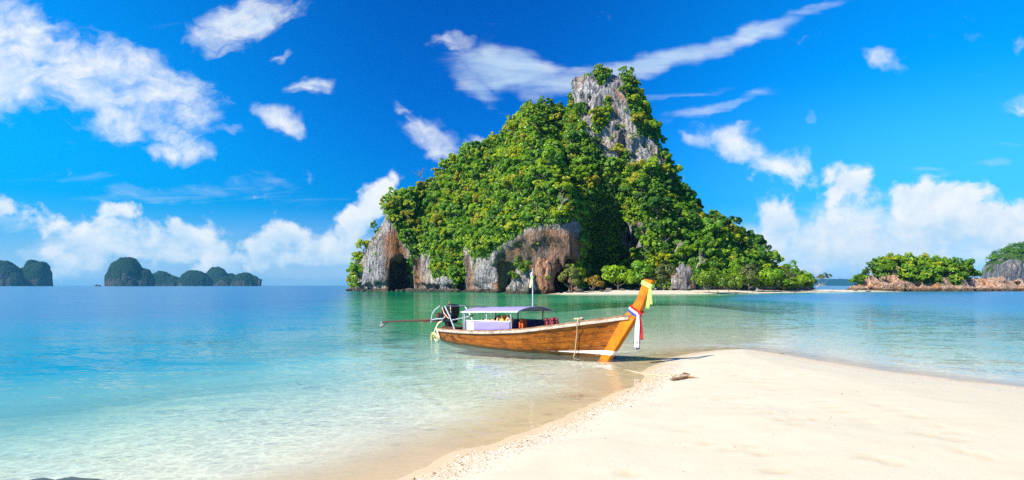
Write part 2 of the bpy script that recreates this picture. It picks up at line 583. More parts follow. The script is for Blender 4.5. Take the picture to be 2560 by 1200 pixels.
def terrain_z(x, y):
    x = np.asarray(x, np.float64)
    y = np.asarray(y, np.float64)
    d = spit_d(x, y)
    o = np.maximum(-d, 0)
    out = -7.0 * (1 - np.exp(-o * (0.058 + 0.042 * sstep(-5, -15, x)) / 7.0))
    inn = np.maximum(d, 0)
    zin = 0.060 * np.minimum(inn, 1.2) + 0.42 * (1 - np.exp(-np.maximum(inn - 0.7, 0) / 4.2))
    zs = np.where(d > 0, zin, out)
    b = poly_sd(x, y, BAR)
    ob = np.maximum(-b, 0)
    zb = -0.05 - 0.50 * (1 - np.exp(-np.maximum(y - 22, 0) / 24)) - 6 * (1 - np.exp(-ob * 0.11 / 6))
    z = np.maximum(zs, zb)
    z = np.maximum(z, -11.0)
    fl = np.clip(-z, 0, 3)
    z = z + fl * 0.10 * vnoise(x * 0.16, y * 0.16, seed=9) + np.clip(fl * 6, 0, 1) * 0.012 * vnoise(x * 2.0, y * 3.4, seed=11)
    z = z + np.clip(inn, 0, 1) * (0.022 * fbm(x * 0.55, y * 0.55, octv=3, seed=21) + 0.006 * vnoise(x * 4, y * 4, seed=23))
    return z


def foot_z(x, y):
    out = np.zeros_like(x)
    for (fx, fy, a) in FOOT:
        m = (np.abs(x - fx) < 0.5) & (np.abs(y - fy) < 0.5)
        if not m.any():
            continue
        dx, dy = x[m] - fx, y[m] - fy
        u = dx * math.cos(a) + dy * math.sin(a)
        w = -dx * math.sin(a) + dy * math.cos(a)
        r = np.sqrt((u / 0.16) ** 2 + (w / 0.075) ** 2)
        out[m] += -0.022 * np.exp(-r ** 3 * 0.9) + 0.007 * np.exp(-((r - 1.5) / 0.4) ** 2)
    return out


def axis(a, b, step, lo, hi, growth, cap=900.0):
    core = list(np.arange(a, b + 1e-6, step))
    s, v, up = step, core[-1], []
    while v < hi:
        s = min(s * growth, cap)
        v += s
        up.append(v)
    s, v, dn = step, core[0], []
    while v > lo:
        s = min(s * growth, cap)
        v -= s
        dn.append(v)
    return np.array(dn[::-1] + core + up)


def grid_mesh(name, xs, ys, zf, attrs):
    X, Y = np.meshgrid(xs, ys, indexing='ij')
    x, y = X.ravel(), Y.ravel()
    z = zf(x, y)
    nx, ny = len(xs), len(ys)
    I = np.arange(nx * ny).reshape(nx, ny)
    Q = np.stack([I[:-1, :-1], I[1:, :-1], I[1:, 1:], I[:-1, 1:]], -1).reshape(-1, 4)
    return np_mesh(name, np.stack([x, y, z], 1), Q, True, attrs(x, y, z))


def sand_material():
    m, T, P = new_mat('sand')
    pos = T.node('ShaderNodeNewGeometry').outputs['Position']
    d = T.attr('shore')
    g = T.noise(pos, 60.0, 5.0, 0.7)
    g2 = T.noise(pos, 1.1, 5.0, 0.6)
    dry = T.ramp(g, [(0.25, (0.40, 0.358, 0.265)), (0.5, (0.465, 0.43, 0.332)), (0.75, (0.51, 0.48, 0.385))])
    dry = T.mix(T.smooth(g2, 0.42, 0.70, 0.0, 0.30), dry, (0.47, 0.38, 0.275))
    wet = T.mix(g, (0.48, 0.365, 0.215), (0.57, 0.45, 0.285))
    bed = T.mix(T.noise(pos, 0.6, 4.0, 0.6), (0.66, 0.61, 0.50), (0.78, 0.73, 0.61))
    edge = T.math('ADD', d, T.math('MULTIPLY', T.math('SUBTRACT', T.noise(pos, 1.4, 4.0), 0.5), 0.7))
    fw = T.smooth(edge, 0.10, 0.75)                     # 0 wet .. 1 dry
    dry = T.mix(T.math('MULTIPLY', T.attr('damp'), 0.38), dry, (0.40, 0.27, 0.14))
    c = T.mix(fw, wet, dry)
    c = T.mix(T.smooth(d, -2.6, -0.4, 0.85, 0.0), c, bed)
    # shell grit at the edge of the dry sand
    sh = T.voronoi(pos, 34.0, out='Color')
    shv = T.node('ShaderNodeSeparateXYZ')
    T.put(shv.inputs[0], sh)
    band = T.math('MULTIPLY', T.smooth(edge, 0.05, 0.3), T.smooth(edge, 0.6, 1.3, 1.0, 0.0))
    dots = T.math('MULTIPLY', T.smooth(shv.outputs[0], 0.86, 0.90), band)
    c = T.mix(T.math('MULTIPLY', dots, 0.7), c, T.mix(shv.outputs[1], (0.22, 0.15, 0.09), (0.72, 0.68, 0.62)))
    T.put(P.inputs['Base Color'], c)
    T.put(P.inputs['Roughness'], T.math('ADD', T.math('MULTIPLY', fw, 0.55), 0.38))
    P.inputs['Specular IOR Level'].default_value = 0.25
    bp = T.node('ShaderNodeBump')
    bp.inputs['Strength'].default_value = 0.35
    bp.inputs['Distance'].default_value = 0.02
    h = T.math('ADD', T.noise(pos, 9.0, 6.0, 0.65), T.math('MULTIPLY', dots, 0.5))
    T.put(bp.inputs['Height'], h)
    T.put(P.inputs['Normal'], bp.outputs[0])
    return m


MAT_SAND = sand_material()
xs = axis(-3.0, 12.5, 0.10, -12400, 12400, 1.05)
ys = axis(5.0, 23.5, 0.10, -60, 12400, 1.05)
ground = link('seabed_and_sand_spit', grid_mesh('sand', xs, ys, lambda x, y: terrain_z(x, y) + foot_z(x, y),
              lambda x, y, z: {'shore': np.clip(np.maximum(spit_d(x, y), poly_sd(x, y, BAR) - 12), -40, 40), 'damp': np.clip(-foot_z(x, y) / .022, 0, 1)}), MAT_SAND)
ground.name = 'sand'
tag(ground, 'pale cream sand spit in the foreground sloping under the clear sea', 'sand', kind='structure')


def beach_z(x, y):
    d = poly_sd(x, y, BEACH) + 0.8 * vnoise(x * .15, y * .15, seed=31)
    return np.where(d > 0, np.minimum(0.045 * d, 0.8) + 0.05 * vnoise(x * .6, y * .6, seed=33), 0.12 * d - 0.02)


bx, by = np.arange(0, 166, 1.2), np.arange(146, 274, 1.2)
far_beach = link('beach', grid_mesh('beach', bx, by, beach_z, lambda x, y, z: {'shore': poly_sd(x, y, BEACH)}), MAT_SAND)
tag(far_beach, 'thin strip of pale beach along the foot of the forested island', 'beach', kind='structure')


# ------------------------------------------------------------------ water
def water_material():
    m, T, P = new_mat('sea_water')
    T.n.remove(P)
    out = T.n['Material Output']
    pos = T.node('ShaderNodeNewGeometry').outputs['Position']
    depth = T.math('MAXIMUM', T.attr('depth'), 0.0)
    shore = T.attr('shore')
    # wave slopes, three sizes of ripple, long crests across the view and a calmer, streaky chop
    patch = T.smooth(T.noise(T.mapping(pos, scale=(0.020, 0.075, 1)), 1.0, 4.0, 0.6), 0.36, 0.68)
    near_sh = T.math('MULTIPLY', T.smooth(depth, 0.0, 0.5, 0.5, 1.0), T.smooth(depth, 1.2, 4.0, 1.0, 0.9))

    def slope(sx, sy, rot, amp, det=2.0):
        n = T.noise(T.mapping(pos, rot=(0, 0, rot), scale=(sx, sy, 1.0)), 1.0, det, 0.55, 0.3, out=1)
        n = T.vmath('SUBTRACT', n, (0.5, 0.5, 0.5))
        return T.vmath('MULTIPLY', n, (amp * 0.55, amp, 0.0))
    s = T.vmath('ADD', slope(0.22, 0.60, 0.18, 0.13), slope(1.0, 2.6, -0.15, 0.24, 2.0))
    s = T.vmath('ADD', s, slope(4.2, 9.5, 0.25, 0.26, 1.0))
    s = T.vmath('SCALE', s, T.math('MULTIPLY', near_sh, T.math('ADD', 0.30, T.math('MULTIPLY', patch, 1.05))))
    N = T.vmath('NORMALIZE', T.vmath('ADD', s, (0, 0, 1)))
    fr = T.node('ShaderNodeFresnel')
    fr.inputs['IOR'].default_value = 1.33
    T.put(fr.inputs['Normal'], N)
    gl = T.node('ShaderNodeBsdfGlossy')
    T.put(gl.inputs['Roughness'], T.math('MULTIPLY', T.smooth(depth, 0.7, 3.0, 0.03, 0.24), T.math('SUBTRACT', 1.0, T.math('MULTIPLY', T.attr('green_reflection'), 0.72))))
    T.put(gl.inputs['Normal'], N)
    # light through the water: absorption by depth, scattering by suspended matter
    e = T.node('ShaderNodeCombineXYZ')
    for k, a in enumerate((0.58, 0.060, 0.055)):
        T.put(e.inputs[k], T.math('POWER', 2.718, T.math('MULTIPLY', depth, -a)))
    # net of rippled sunlight, painted as a pattern into the surface's transparent colour
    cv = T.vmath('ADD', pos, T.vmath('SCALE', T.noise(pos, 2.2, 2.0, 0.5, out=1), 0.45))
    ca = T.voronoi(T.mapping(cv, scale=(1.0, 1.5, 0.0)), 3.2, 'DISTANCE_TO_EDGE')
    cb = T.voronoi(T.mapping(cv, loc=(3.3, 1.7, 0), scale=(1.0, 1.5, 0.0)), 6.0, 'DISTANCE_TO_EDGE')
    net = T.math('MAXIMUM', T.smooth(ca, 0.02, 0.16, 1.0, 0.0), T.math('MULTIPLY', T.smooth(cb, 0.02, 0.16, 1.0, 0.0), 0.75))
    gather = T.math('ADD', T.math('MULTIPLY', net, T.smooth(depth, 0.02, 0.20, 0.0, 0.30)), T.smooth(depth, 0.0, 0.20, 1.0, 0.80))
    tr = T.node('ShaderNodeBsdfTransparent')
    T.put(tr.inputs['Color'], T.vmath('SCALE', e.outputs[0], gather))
    df = T.node('ShaderNodeBsdfDiffuse')
    cb_ = T.ramp(T.math('MULTIPLY', depth, 0.1), [(0.0, (0.46, 0.58, 0.52)), (0.06, (0.20, 0.52, 0.54)), (0.15, (0.0, 0.27, 0.41)), (0.36, (0.0, 0.145, 0.29))])
    T.put(df.inputs['Color'], T.mix(T.attr('green_reflection'), cb_, T.ramp(T.math('MULTIPLY', depth, 0.1), [(0.0, (0.20, 0.44, 0.18)), (0.06, (0.05, 0.37, 0.16)), (0.5, (0.0, 0.125, 0.060))])))  # second ramp paints the green tree reflection into the body colour
    f_body = T.math('SUBTRACT', 1.0, T.math('POWER', 2.718, T.math('MULTIPLY', depth, -0.72)))
    body = T.node('ShaderNodeMixShader')
    T.put(body.inputs[0], f_body)
    T.l.new(tr.outputs[0], body.inputs[1])
    T.l.new(df.outputs[0], body.inputs[2])
    mx = T.node('ShaderNodeMixShader')
    # a rough sea never mirrors fully: facets hide one another at grazing angles
    T.put(mx.inputs[0], T.ramp(fr.outputs[0], [(0.0, (0, 0, 0)), (0.12, (0.035,) * 3), (0.30, (0.13,) * 3), (0.6, (0.42,) * 3), (1.0, (0.64,) * 3)]))
    T.l.new(body.outputs[0], mx.inputs[1])
    T.l.new(gl.outputs[0], mx.inputs[2])
    # foam: a thin lace where the water runs out on the sand, and broken lines of a small surf beyond the bow
    fm = T.attr('foam')
    fn = T.noise(T.mapping(pos, rot=(0, 0, -0.4), scale=(1.0, 2.6, 1)), 2.2, 6.0, 0.7, 0.6)
    fo = T.smooth(T.math('ADD', fm, T.math('MULTIPLY', T.math('SUBTRACT', fn, 0.5), 1.3)), 0.55, 0.95, 0.0, 0.75)
    fd = T.node('ShaderNodeBsdfDiffuse')
    fd.inputs['Color'].default_value = (0.78, 0.80, 0.80, 1)
    mf = T.node('ShaderNodeMixShader')
    T.put(mf.inputs[0], fo)
    T.l.new(mx.outputs[0], mf.inputs[1])
    T.l.new(fd.outputs[0], mf.inputs[2])
    T.l.new(mf.outputs[0], out.inputs['Surface'])
    return m


SURF = [[(1640, 845), (1700, 850), (1760, 862), (1830, 872), (1900, 876)], [(1640, 812), (1720, 820), (1800, 838), (1880, 850), (1960, 858)], [(1700, 790), (1790, 806), (1880, 822)],
        [(1660, 864), (1720, 868), (1775, 874)]]
SURF = [[tuple(px2w(a, b)[:2]) for (a, b) in ln] for ln in SURF]


def line_d(x, y, ln):
    d2 = np.full(x.shape, 1e9)
    for (ax, ay), (bx_, by_) in zip(ln, ln[1:]):
        ex, ey = bx_ - ax, by_ - ay
        t = np.clip(((x - ax) * ex + (y - ay) * ey) / (ex * ex + ey * ey), 0, 1)
        d2 = np.minimum(d2, (x - ax - t * ex) ** 2 + (y - ay - t * ey) ** 2)
    return np.sqrt(d2)


REFLECTION_ZONE = [(-1.5, 18), (-6.5, 26), (-22, 80), (-66, 262), (0, 262), (125, 236), (60, 165), (30, 92), (14, 45), (9, 24), (5, 20)]


def water_attrs(x, y, z):
    t = np.maximum(terrain_z(x, y), np.where((y > 140) & (y < 280), beach_z(x, y), -99))
    d = spit_d(x, y)
    foam = 0.62 * np.exp(-((d + 0.05) / 0.09) ** 2)
    for k, ln in enumerate(SURF):
        l = line_d(x + 0.15 * vnoise(x, y, seed=51), y + 0.25 * vnoise(x * .7, y * .7, seed=52), ln)
        foam = np.maximum(foam, (0.55, 0.55, 0.45, 0.6)[k] * np.exp(-(l / (0.30, 0.6, 0.8, 0.12)[k]) ** 2))
    green_reflection = sstep(-3.0, 5.0, poly_sd(x, y, REFLECTION_ZONE)) * sstep(21, 36, y + 0.8 * np.maximum(-x, 0))  # where the island's tree reflection is painted into the water colour
    # a lens of water counted as deeper, so darker, off the left of the beach
    lens = np.exp(-(((x + 12.5) / 7.5) ** 2 + ((y - 17.2 - 0.10 * (x + 12.5)) / 2.7) ** 2)) * np.clip(.75 + 1.3 * vnoise(x * .25, y * 1.5, seed=13), 0, 2)
    t = t - 0.45 * lens * (t < -.2)
    return {'depth': np.clip(-t, 0, 12), 'shore': d, 'foam': foam, 'green_reflection': green_reflection}


def water_z(x, y):
    w = np.zeros_like(x)
    for k, ln in enumerate(SURF[:3]):
        m = (np.abs(x) < 60) & (y < 90)
        w[m] += 0.035 * np.exp(-(line_d(x[m], y[m], ln) / 0.3) ** 2)
    return w


wx = axis(-6.0, 16.0, 0.16, -12400, 12400, 1.05)
wy = axis(4.0, 32.0, 0.16, -60, 12400, 1.05)
sea = link('sea', grid_mesh('sea', wx, wy, water_z, water_attrs), water_material())
tag(sea, 'clear turquoise sea turning deep blue towards the horizon', 'sea', kind='structure')

# ------------------------------------------------------------------ rock
def rock_material(name, tones, orange=(0.42, 0.17, 0.055), orange_at=0.56, veg=(0.030, 0.062, 0.010), streak=1.0, tide=True):
    m, T, P = new_mat(name)
    pos = T.node('ShaderNodeNewGeometry').outputs['Position']
    st = T.noise(T.mapping(pos, scale=(0.75 * streak, 0.75 * streak, 0.13 * streak)), 1.0, 8.0, 0.70, 0.9)
    fine = T.noise(T.mapping(pos, scale=(1.0, 1.0, 0.55)), 1.3 * streak, 8.0, 0.68)
    f = T.math('ADD', T.math('MULTIPLY', st, 0.62), T.math('MULTIPLY', fine, 0.42))
    c = T.ramp(f, [(0.38, tones[0]), (0.475, tones[1]), (0.56, tones[2]), (0.66, tones[3])])
    org = T.noise(T.mapping(pos, scale=(0.10 * streak, 0.10 * streak, 0.05 * streak)), 1.0, 6.0, 0.6, 0.5)
    c = T.mix(T.smooth(org, orange_at, orange_at + 0.09, 0.0, 0.72), c, T.mix(fine, tuple(k * 0.55 for k in orange), tuple(min(1, k * 1.35) for k in orange)))
    warm = T.noise(T.mapping(pos, scale=(0.07, 0.07, 0.09)), 1.0 * streak, 4.0, 0.6)
    c = T.mix(T.smooth(warm, 0.45, 0.62, 0.0, 0.6), c, T.mix(1.0, c, (1.18, 0.98, 0.74), 'MULTIPLY'))
    blk = T.noise(T.mapping(pos, scale=(0.8 * streak, 0.8 * streak, 0.10 * streak)), 1.0, 7.0, 0.66, 0.6)
    c = T.mix(T.smooth(blk, 0.54, 0.64, 0.0, 0.82), c, tones[0])
    crk = T.voronoi(T.mapping(T.vmath('ADD', pos, T.vmath('SCALE', T.noise(pos, 0.5 * streak, 4.0, 0.6, out=1), 2.6)), scale=(0.36 * streak, 0.36 * streak, 0.06 * streak)), 1.0, 'DISTANCE_TO_EDGE')
    c = T.mix(T.smooth(crk, 0.01, 0.06, 0.42, 0.0), c, tones[0])
    if tide:
        sp = T.node('ShaderNodeSeparateXYZ')
        T.put(sp.inputs[0], pos)
        tz = T.math('ADD', sp.outputs[2], T.math('MULTIPLY', T.math('SUBTRACT', fine, 0.5), 2.0))
        c = T.mix(T.smooth(tz, 0.7, 1.7, 0.85, 0.0), c, (0.045, 0.036, 0.022))
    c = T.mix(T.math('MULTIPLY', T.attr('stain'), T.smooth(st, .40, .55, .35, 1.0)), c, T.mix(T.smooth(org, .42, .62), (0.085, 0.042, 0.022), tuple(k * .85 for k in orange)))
    v = T.attr('veg')
    vn = T.math('ADD', v, T.math('MULTIPLY', T.math('SUBTRACT', T.noise(pos, 0.9, 5.0, 0.65), 0.5), 0.9))
    c = T.mix(T.smooth(vn, 0.42, 0.62), c, T.mix(fine, veg, tuple(k * 2.2 for k in veg)))
    T.put(P.inputs['Base Color'], c)
    P.inputs['Roughness'].default_value = 0.9
    P.inputs['Specular IOR Level'].default_value = 0.15
    bp = T.node('ShaderNodeBump')
    bp.inputs['Strength'].default_value = 0.9
    bp.inputs['Distance'].default_value = 1.5 / streak
    T.put(bp.inputs['Height'], T.math('ADD', T.math('MULTIPLY', T.smooth(crk, 0.0, 0.12), 0.45), T.math('ADD', T.math('MULTIPLY', fine, 1.0), T.math('MULTIPLY', T.noise(T.mapping(pos, scale=(1, 1, .22)), 1.1 * streak, 6.0, .65), 1.0))))
    T.put(P.inputs['Normal'], bp.outputs[0])
    return m


GREY = [(0.040, 0.041, 0.045), (0.175, 0.175, 0.19), (0.37, 0.36, 0.36), (0.64, 0.60, 0.55)]
MAT_ROCK = rock_material('limestone', GREY, orange_at=0.60)
MAT_ROCK_SMALL = rock_material('limestone_small', GREY, streak=2.2)
MAT_PINK = rock_material('pink_rock', [(0.13, 0.07, 0.05), (0.36, 0.23, 0.16), (0.50, 0.36, 0.27), (0.60, 0.48, 0.40)], orange=(0.46, 0.22, 0.07), orange_at=0.55, streak=1.6)
MAT_FAR = rock_material('far_limestone', [(0.02, 0.026, 0.03), (0.035, 0.042, 0.05), (0.07, 0.075, 0.08), (0.22, 0.20, 0.18)], orange_at=0.70, veg=(0.006, 0.020, 0.011), streak=0.16, tide=False)

KX, KY, KZ, KH = -92.0, 178.0, -4.0, 0.82
SIL = [(780, 735), (845, 722), (860, 690), (900, 600), (925, 555), (950, 518), (975, 485), (1010, 468), (1050, 440), (1090, 405), (1140, 393), (1200, 373), (1250, 343), (1300, 310), (1318, 270), (1345, 242), (1390, 217),
       (1432, 214), (1480, 225), (1560, 300), (1625, 330), (1655, 390), (1680, 428), (1720, 458), (1745, 490), (1757, 506), (1790, 503), (1810, 536), (1850, 562), (1890, 588), (1905, 618), (1918, 645),
       (1950, 652), (1990, 662), (2030, 692), (2055, 716), (2120, 735)]
BARE = [[(1430, 172), (1480, 168), (1542, 176), (1558, 235), (1574, 290), (1596, 330), (1640, 352), (1660, 400), (1650, 425), (1560, 402), (1500, 388), (1465, 340), (1462, 300), (1440, 280), (1428, 230)],
        [(945, 545), (960, 520), (985, 570), (1012, 610), (1020, 655), (1034, 735), (893, 735), (905, 640)],
        [(1034, 735), (1030, 655), (1045, 628), (1072, 634), (1084, 688), (1118, 700), (1150, 722), (1152, 735)],
        [(1155, 735), (1160, 614), (1185, 645), (1222, 640), (1240, 618), (1290, 596), (1330, 566), (1385, 556), (1450, 552), (1448, 640), (1440, 735)],
        [(1548, 640), (1566, 556), (1600, 556), (1618, 580), (1618, 640)],
        [(1680, 716), (1682, 672), (1718, 668), (1735, 716)]]


def karst_field():
    nx, ny, nz = int(216 / KH), int(138 / KH), int(97 / KH)
    x = KX + KH * np.arange(nx)
    y = KY + KH * np.arange(ny)
    z = KZ + KH * np.arange(nz)
    X, Y = np.meshgrid(x, y, indexing='ij')
    dn = 1.6 * fbm(X * .09, Y * .09, octv=3, seed=61)
    d2 = poly_sd(X, Y, ISLE_TOP) + dn
    d3 = poly_sd(X, Y, ISLE) + dn
    col = CX + FPX * X / Y
    cliff = np.interp(col, [850, 880, 930, 960, 1025, 1045, 1150, 1165, 1250, 1330, 1450, 1470, 1500, 1600, 1620, 1680, 1740, 1900, 2050],
                      [2, 5, 26, 30, 24, 15, 14, 17, 18, 23, 24, 24, 24, 27, 8, 5, 5, 2, 1])
    slope = np.interp(col, [850, 950, 1040, 1100, 1200, 1300, 1440, 1490, 1600, 1660, 1800, 2000], [1.4, 1.6, 2.3, 2.5, 1.9, 1.65, 1.7, 2.1, 2.0, 1.4, 1.2, 0.9])
    inner = np.maximum(d2, 0)
    H = cliff * np.clip(d2 / 1.6, -1, 1) + slope * np.maximum(inner - 1.6, 0) + 3.0 * fbm(X * .06, Y * .06, octv=2, seed=63) * np.clip(inner / 6, 0, 1)
    tree = np.interp(col, [840, 900, 960, 1010, 1300, 1440, 1600, 1740, 1900, 2000, 2060], [40, 58, 60, 34, 22, 16, 40, 62, 54, 40, 26])
    sil = np.interp(col, [p[0] for p in SIL], [p[1] for p in SIL]) + tree
    yc = np.interp(col, [850, 950, 1100, 1400, 1500, 1700, 2050], [272, 264, 258, 250, 250, 252, 240])
    cap = EYE + (HY - sil) / FPX * np.minimum(Y, yc) - 1.0 * np.maximum(Y - yc - 3, 0)
    H = np.minimum(H, cap + 0.8 * fbm(X * .15, Y * .15, octv=2, seed=65))
    Z = z[None, None, :]
    F = (H[:, :, None] - Z).astype(np.float32)
    # turn height difference into something nearer a distance on the steep parts
    F = np.minimum(F * 0.6, (d2[:, :, None] + 0.02 * Z).astype(np.float32))
    # the summit tower
    cxk = 34.0 + (86 - Z) * 0.115
    cyk = 246.0
    rx = 9.3 + np.maximum(86 - Z, 0) * 0.235
    ry = 9.0 + np.maximum(86 - Z, 0) * 0.36
    R = (np.abs((X[:, :, None] - cxk) / rx) ** 2.6 + np.abs((Y[:, :, None] - cyk) / ry) ** 2.6) ** (1 / 2.6)
    tw = np.minimum((1 - R) * np.minimum(rx, ry), 80.5 + 1.0 * fbm(X * .2, Y * .2, octv=2, seed=67)[:, :, None] - 0.14 * (X[:, :, None] - 25) - Z)
    F = np.maximum(F, tw.astype(np.float32))
    # caves and the undercut at sea level
    def carve(c, r):
        nonlocal F
        q = np.sqrt(((X[:, :, None] - c[0]) / r[0]) ** 2 + ((Y[:, :, None] - c[1]) / r[1]) ** 2 + ((Z - c[2]) / r[2]) ** 2)
        F = np.minimum(F, ((q - 1) * min(r)).astype(np.float32))
    # undercut sea cliffs: (left edge, right edge as columns of the view at design time, height, depth of the hollow, power)
    uc = np.zeros(F.shape, np.float32)
    colz = (col + 7 * fbm(X * .12, Y * .12, octv=2, seed=68))[:, :, None]
    for (a, b, hz, dp, pw) in ((962, 1040, 14, 8.0, .8), (1085, 1100, 9, 3.5, 1), (1138, 1166, 12, 6.0, .7), (1222, 1452, 19.5, 9.5, .8), (1260, 1350, 12, 6.0, .7), (1196, 1240, 8, 3.5, .8)):
        e = min((b - a) * .35, 60)
        f = sstep(a, a + e, colz) * sstep(b, b - e, colz)
        uc = uc + (f * dp * np.clip(1 - np.maximum(Z, 0) / (hz * (1 + .16 * vnoise(X * .25, Y * .25, seed=69) + .22 * vnoise(X * .62, Y * .62, seed=70))[:, :, None]), 0, 1) ** pw).astype(np.float32)
    zcut = np.interp(col, [1040, 1070, 1170, 1440, 1480, 1580, 1640], [11, 12, 12, 18, 23, 23, 12])[:, :, None]
    F = np.minimum(F, (d3[:, :, None] + 1.3 * np.maximum(Z - zcut * (1 + .15 * vnoise(X * .2, Y * .2, seed=66))[:, :, None], 0) - uc).astype(np.float32))
    carve((43.2, 231, 19.5), (3.3, 13, 6.4))
    carve((49.0, 204, 1), (4, 3, 5))
    # notch
    F = np.minimum(F, (d2[:, :, None] - 2.6 * np.exp(-((Z - 1.4) / 1.5) ** 2)).astype(np.float32))
    m = np.abs(F) < 6.5
    I = np.argwhere(m)
    xx, yy, zz = x[I[:, 0]], y[I[:, 1]], z[I[:, 2]]
    flute = 1.0 - np.abs(fbm(xx * .30, yy * .30, zz * .035, 3, 71)) * 2
    rough = fbm(xx * .16, yy * .16, zz * .12, 4, 73)
    small = fbm(xx * .55, yy * .55, zz * .40, 2, 75)
    ledge = vnoise(xx * .05, yy * .05, zz * .45, 77) + 1.5 * vnoise(xx * .12, yy * .12, zz * .85, 78) * sstep(8, 3, zz)
    F[m] += (0.9 * flute + 1.7 * rough + 0.7 * small + 0.5 * ledge).astype(np.float32)
    F[:, :, 0] = -1
    F[0] = F[-1] = -1
    F[:, 0] = F[:, -1] = -1
    return F


def normals_of(V, Q):
    a, b, c, d = [V[Q[:, k]] for k in range(4)]
    fn = np.cross(c - a, d - b)
    area = np.linalg.norm(fn, axis=1) / 2
    fn = fn / (2 * area[:, None] + 1e-12)
    return fn, area, (a + b + c + d) / 4


def pix(V):
    return CX + FPX * V[:, 0] / V[:, 1], HY - FPX * (V[:, 2] - EYE) / V[:, 1]


def veg_mask(V, bare):
    px, py = pix(V)
    px = px + 9 * fbm(V[:, 0] * .2, V[:, 1] * .2, V[:, 2] * .2, 3, 81)
    py = py + 9 * fbm(V[:, 0] * .2, V[:, 1] * .2, V[:, 2] * .2, 3, 83)
    d = np.full(len(V), -1e9)
    for poly in bare:
        d = np.maximum(d, poly_sd(px, py, poly))
    return sstep(8, -8, d)


KV, KQ = surface_nets(karst_field(), (KX, KY, KZ), KH)
KVEG = veg_mask(KV, BARE)
# green patches on the summit cliff
for (px_, py_, r_) in [(1506, 180, 24), (1502, 205, 12), (1517, 255, 12), (1505, 298, 24), (1492, 318, 18)]:
    a_, b_ = pix(KV)
    KVEG = np.maximum(KVEG, sstep(r_ * 1.1, r_ * .6, np.hypot(a_ - px_, b_ - py_)))
KVEG = KVEG * sstep(0.5, 3.0, KV[:, 2])
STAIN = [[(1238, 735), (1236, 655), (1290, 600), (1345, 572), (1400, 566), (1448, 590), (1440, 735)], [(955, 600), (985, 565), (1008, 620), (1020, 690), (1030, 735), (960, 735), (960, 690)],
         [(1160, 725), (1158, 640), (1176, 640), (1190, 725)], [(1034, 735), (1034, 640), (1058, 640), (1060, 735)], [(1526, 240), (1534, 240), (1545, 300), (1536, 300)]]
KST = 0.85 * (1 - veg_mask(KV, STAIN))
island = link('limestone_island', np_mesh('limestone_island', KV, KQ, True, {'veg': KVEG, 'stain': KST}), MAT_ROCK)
tag(island, 'tall limestone island with grey summit cliff and orange stained sea cliffs', 'island', kind='structure')


# ------------------------------------------------------------------ foliage
def leaf_material(name, stops, rnd_attr=None):
    m, T, P = new_mat(name)
    T.n.remove(P)
    out = T.n['Material Output']
    if rnd_attr:
        r = T.attr(rnd_attr)
    else:
        sp = T.node('ShaderNodeSeparateXYZ')
        T.put(sp.inputs[0], T.node('ShaderNodeObjectInfo').outputs['Color'])
        r = sp.outputs[0]
    leaf = T.attr('leaf')
    f = T.math('ADD', T.math('MULTIPLY', r, 0.86), T.math('MULTIPLY', leaf, 0.14))
    c = T.ramp(f, stops)
    c = T.mix(1.0, c, T.ramp(leaf, [(0.0, (0.72, 0.74, 0.80)), (1.0, (1.25, 1.22, 1.0))]), 'MULTIPLY')
    df = T.node('ShaderNodeBsdfDiffuse')
    T.put(df.inputs['Color'], c)
    tl = T.node('ShaderNodeBsdfTranslucent')
    T.put(tl.inputs['Color'], T.mix(1.0, c, (1.25, 1.15, 0.5), 'MULTIPLY'))
    gl = T.node('ShaderNodeBsdfGlossy')
    gl.inputs['Roughness'].default_value = 0.45
    gl.inputs['Color'].default_value = (0.8, 0.85, 0.8, 1)
    a = T.node('ShaderNodeMixShader')
    a.inputs[0].default_value = 0.46
    T.l.new(df.outputs[0], a.inputs[1])
    T.l.new(tl.outputs[0], a.inputs[2])
    b = T.node('ShaderNodeMixShader')
    b.inputs[0].default_value = 0.035
    T.l.new(a.outputs[0], b.inputs[1])
    T.l.new(gl.outputs[0], b.inputs[2])
    T.l.new(b.outputs[0], out.inputs['Surface'])
    return m


GREENS = [(0.0, (0.022, 0.100, 0.010)), (0.25, (0.075, 0.225, 0.005)), (0.5, (0.165, 0.350, 0.003)), (0.72, (0.290, 0.440, 0.003)), (0.88, (0.420, 0.440, 0.003)), (1.0, (0.270, 0.230, 0.015))]
MAT_LEAF = leaf_material('leaves', GREENS)
MAT_LEAF_MASS = leaf_material('leaves_mass', GREENS, 'tone')
MAT_LEAF_BRIGHT = leaf_material('leaves_bright', [(0.0, (0.10, 0.21, 0.006)), (1.0, (0.17, 0.26, 0.008))])
MAT_LEAF_PALE = leaf_material('leaves_pale', [(0.0, (0.15, 0.20, 0.035)), (1.0, (0.24, 0.25, 0.05))])
MAT_LEAF_GOLD = leaf_material('leaves_gold', [(0.0, (0.22, 0.16, 0.006)), (1.0, (0.32, 0.21, 0.008))])
MAT_LEAF_OLIVE = leaf_material('leaves_olive', [(0.0, (0.085, 0.125, 0.030)), (1.0, (0.13, 0.16, 0.05))])


def bark_material():
    m, T, P = new_mat('bark')
    pos = T.node('ShaderNodeTexCoord').outputs['Object']
    n = T.noise(T.mapping(pos, scale=(3, 3, .6)), 2.0, 5.0)
    T.put(P.inputs['Base Color'], T.mix(n, (0.10, 0.075, 0.05), (0.30, 0.26, 0.21)))
    P.inputs['Roughness'].default_value = 0.9
    return m


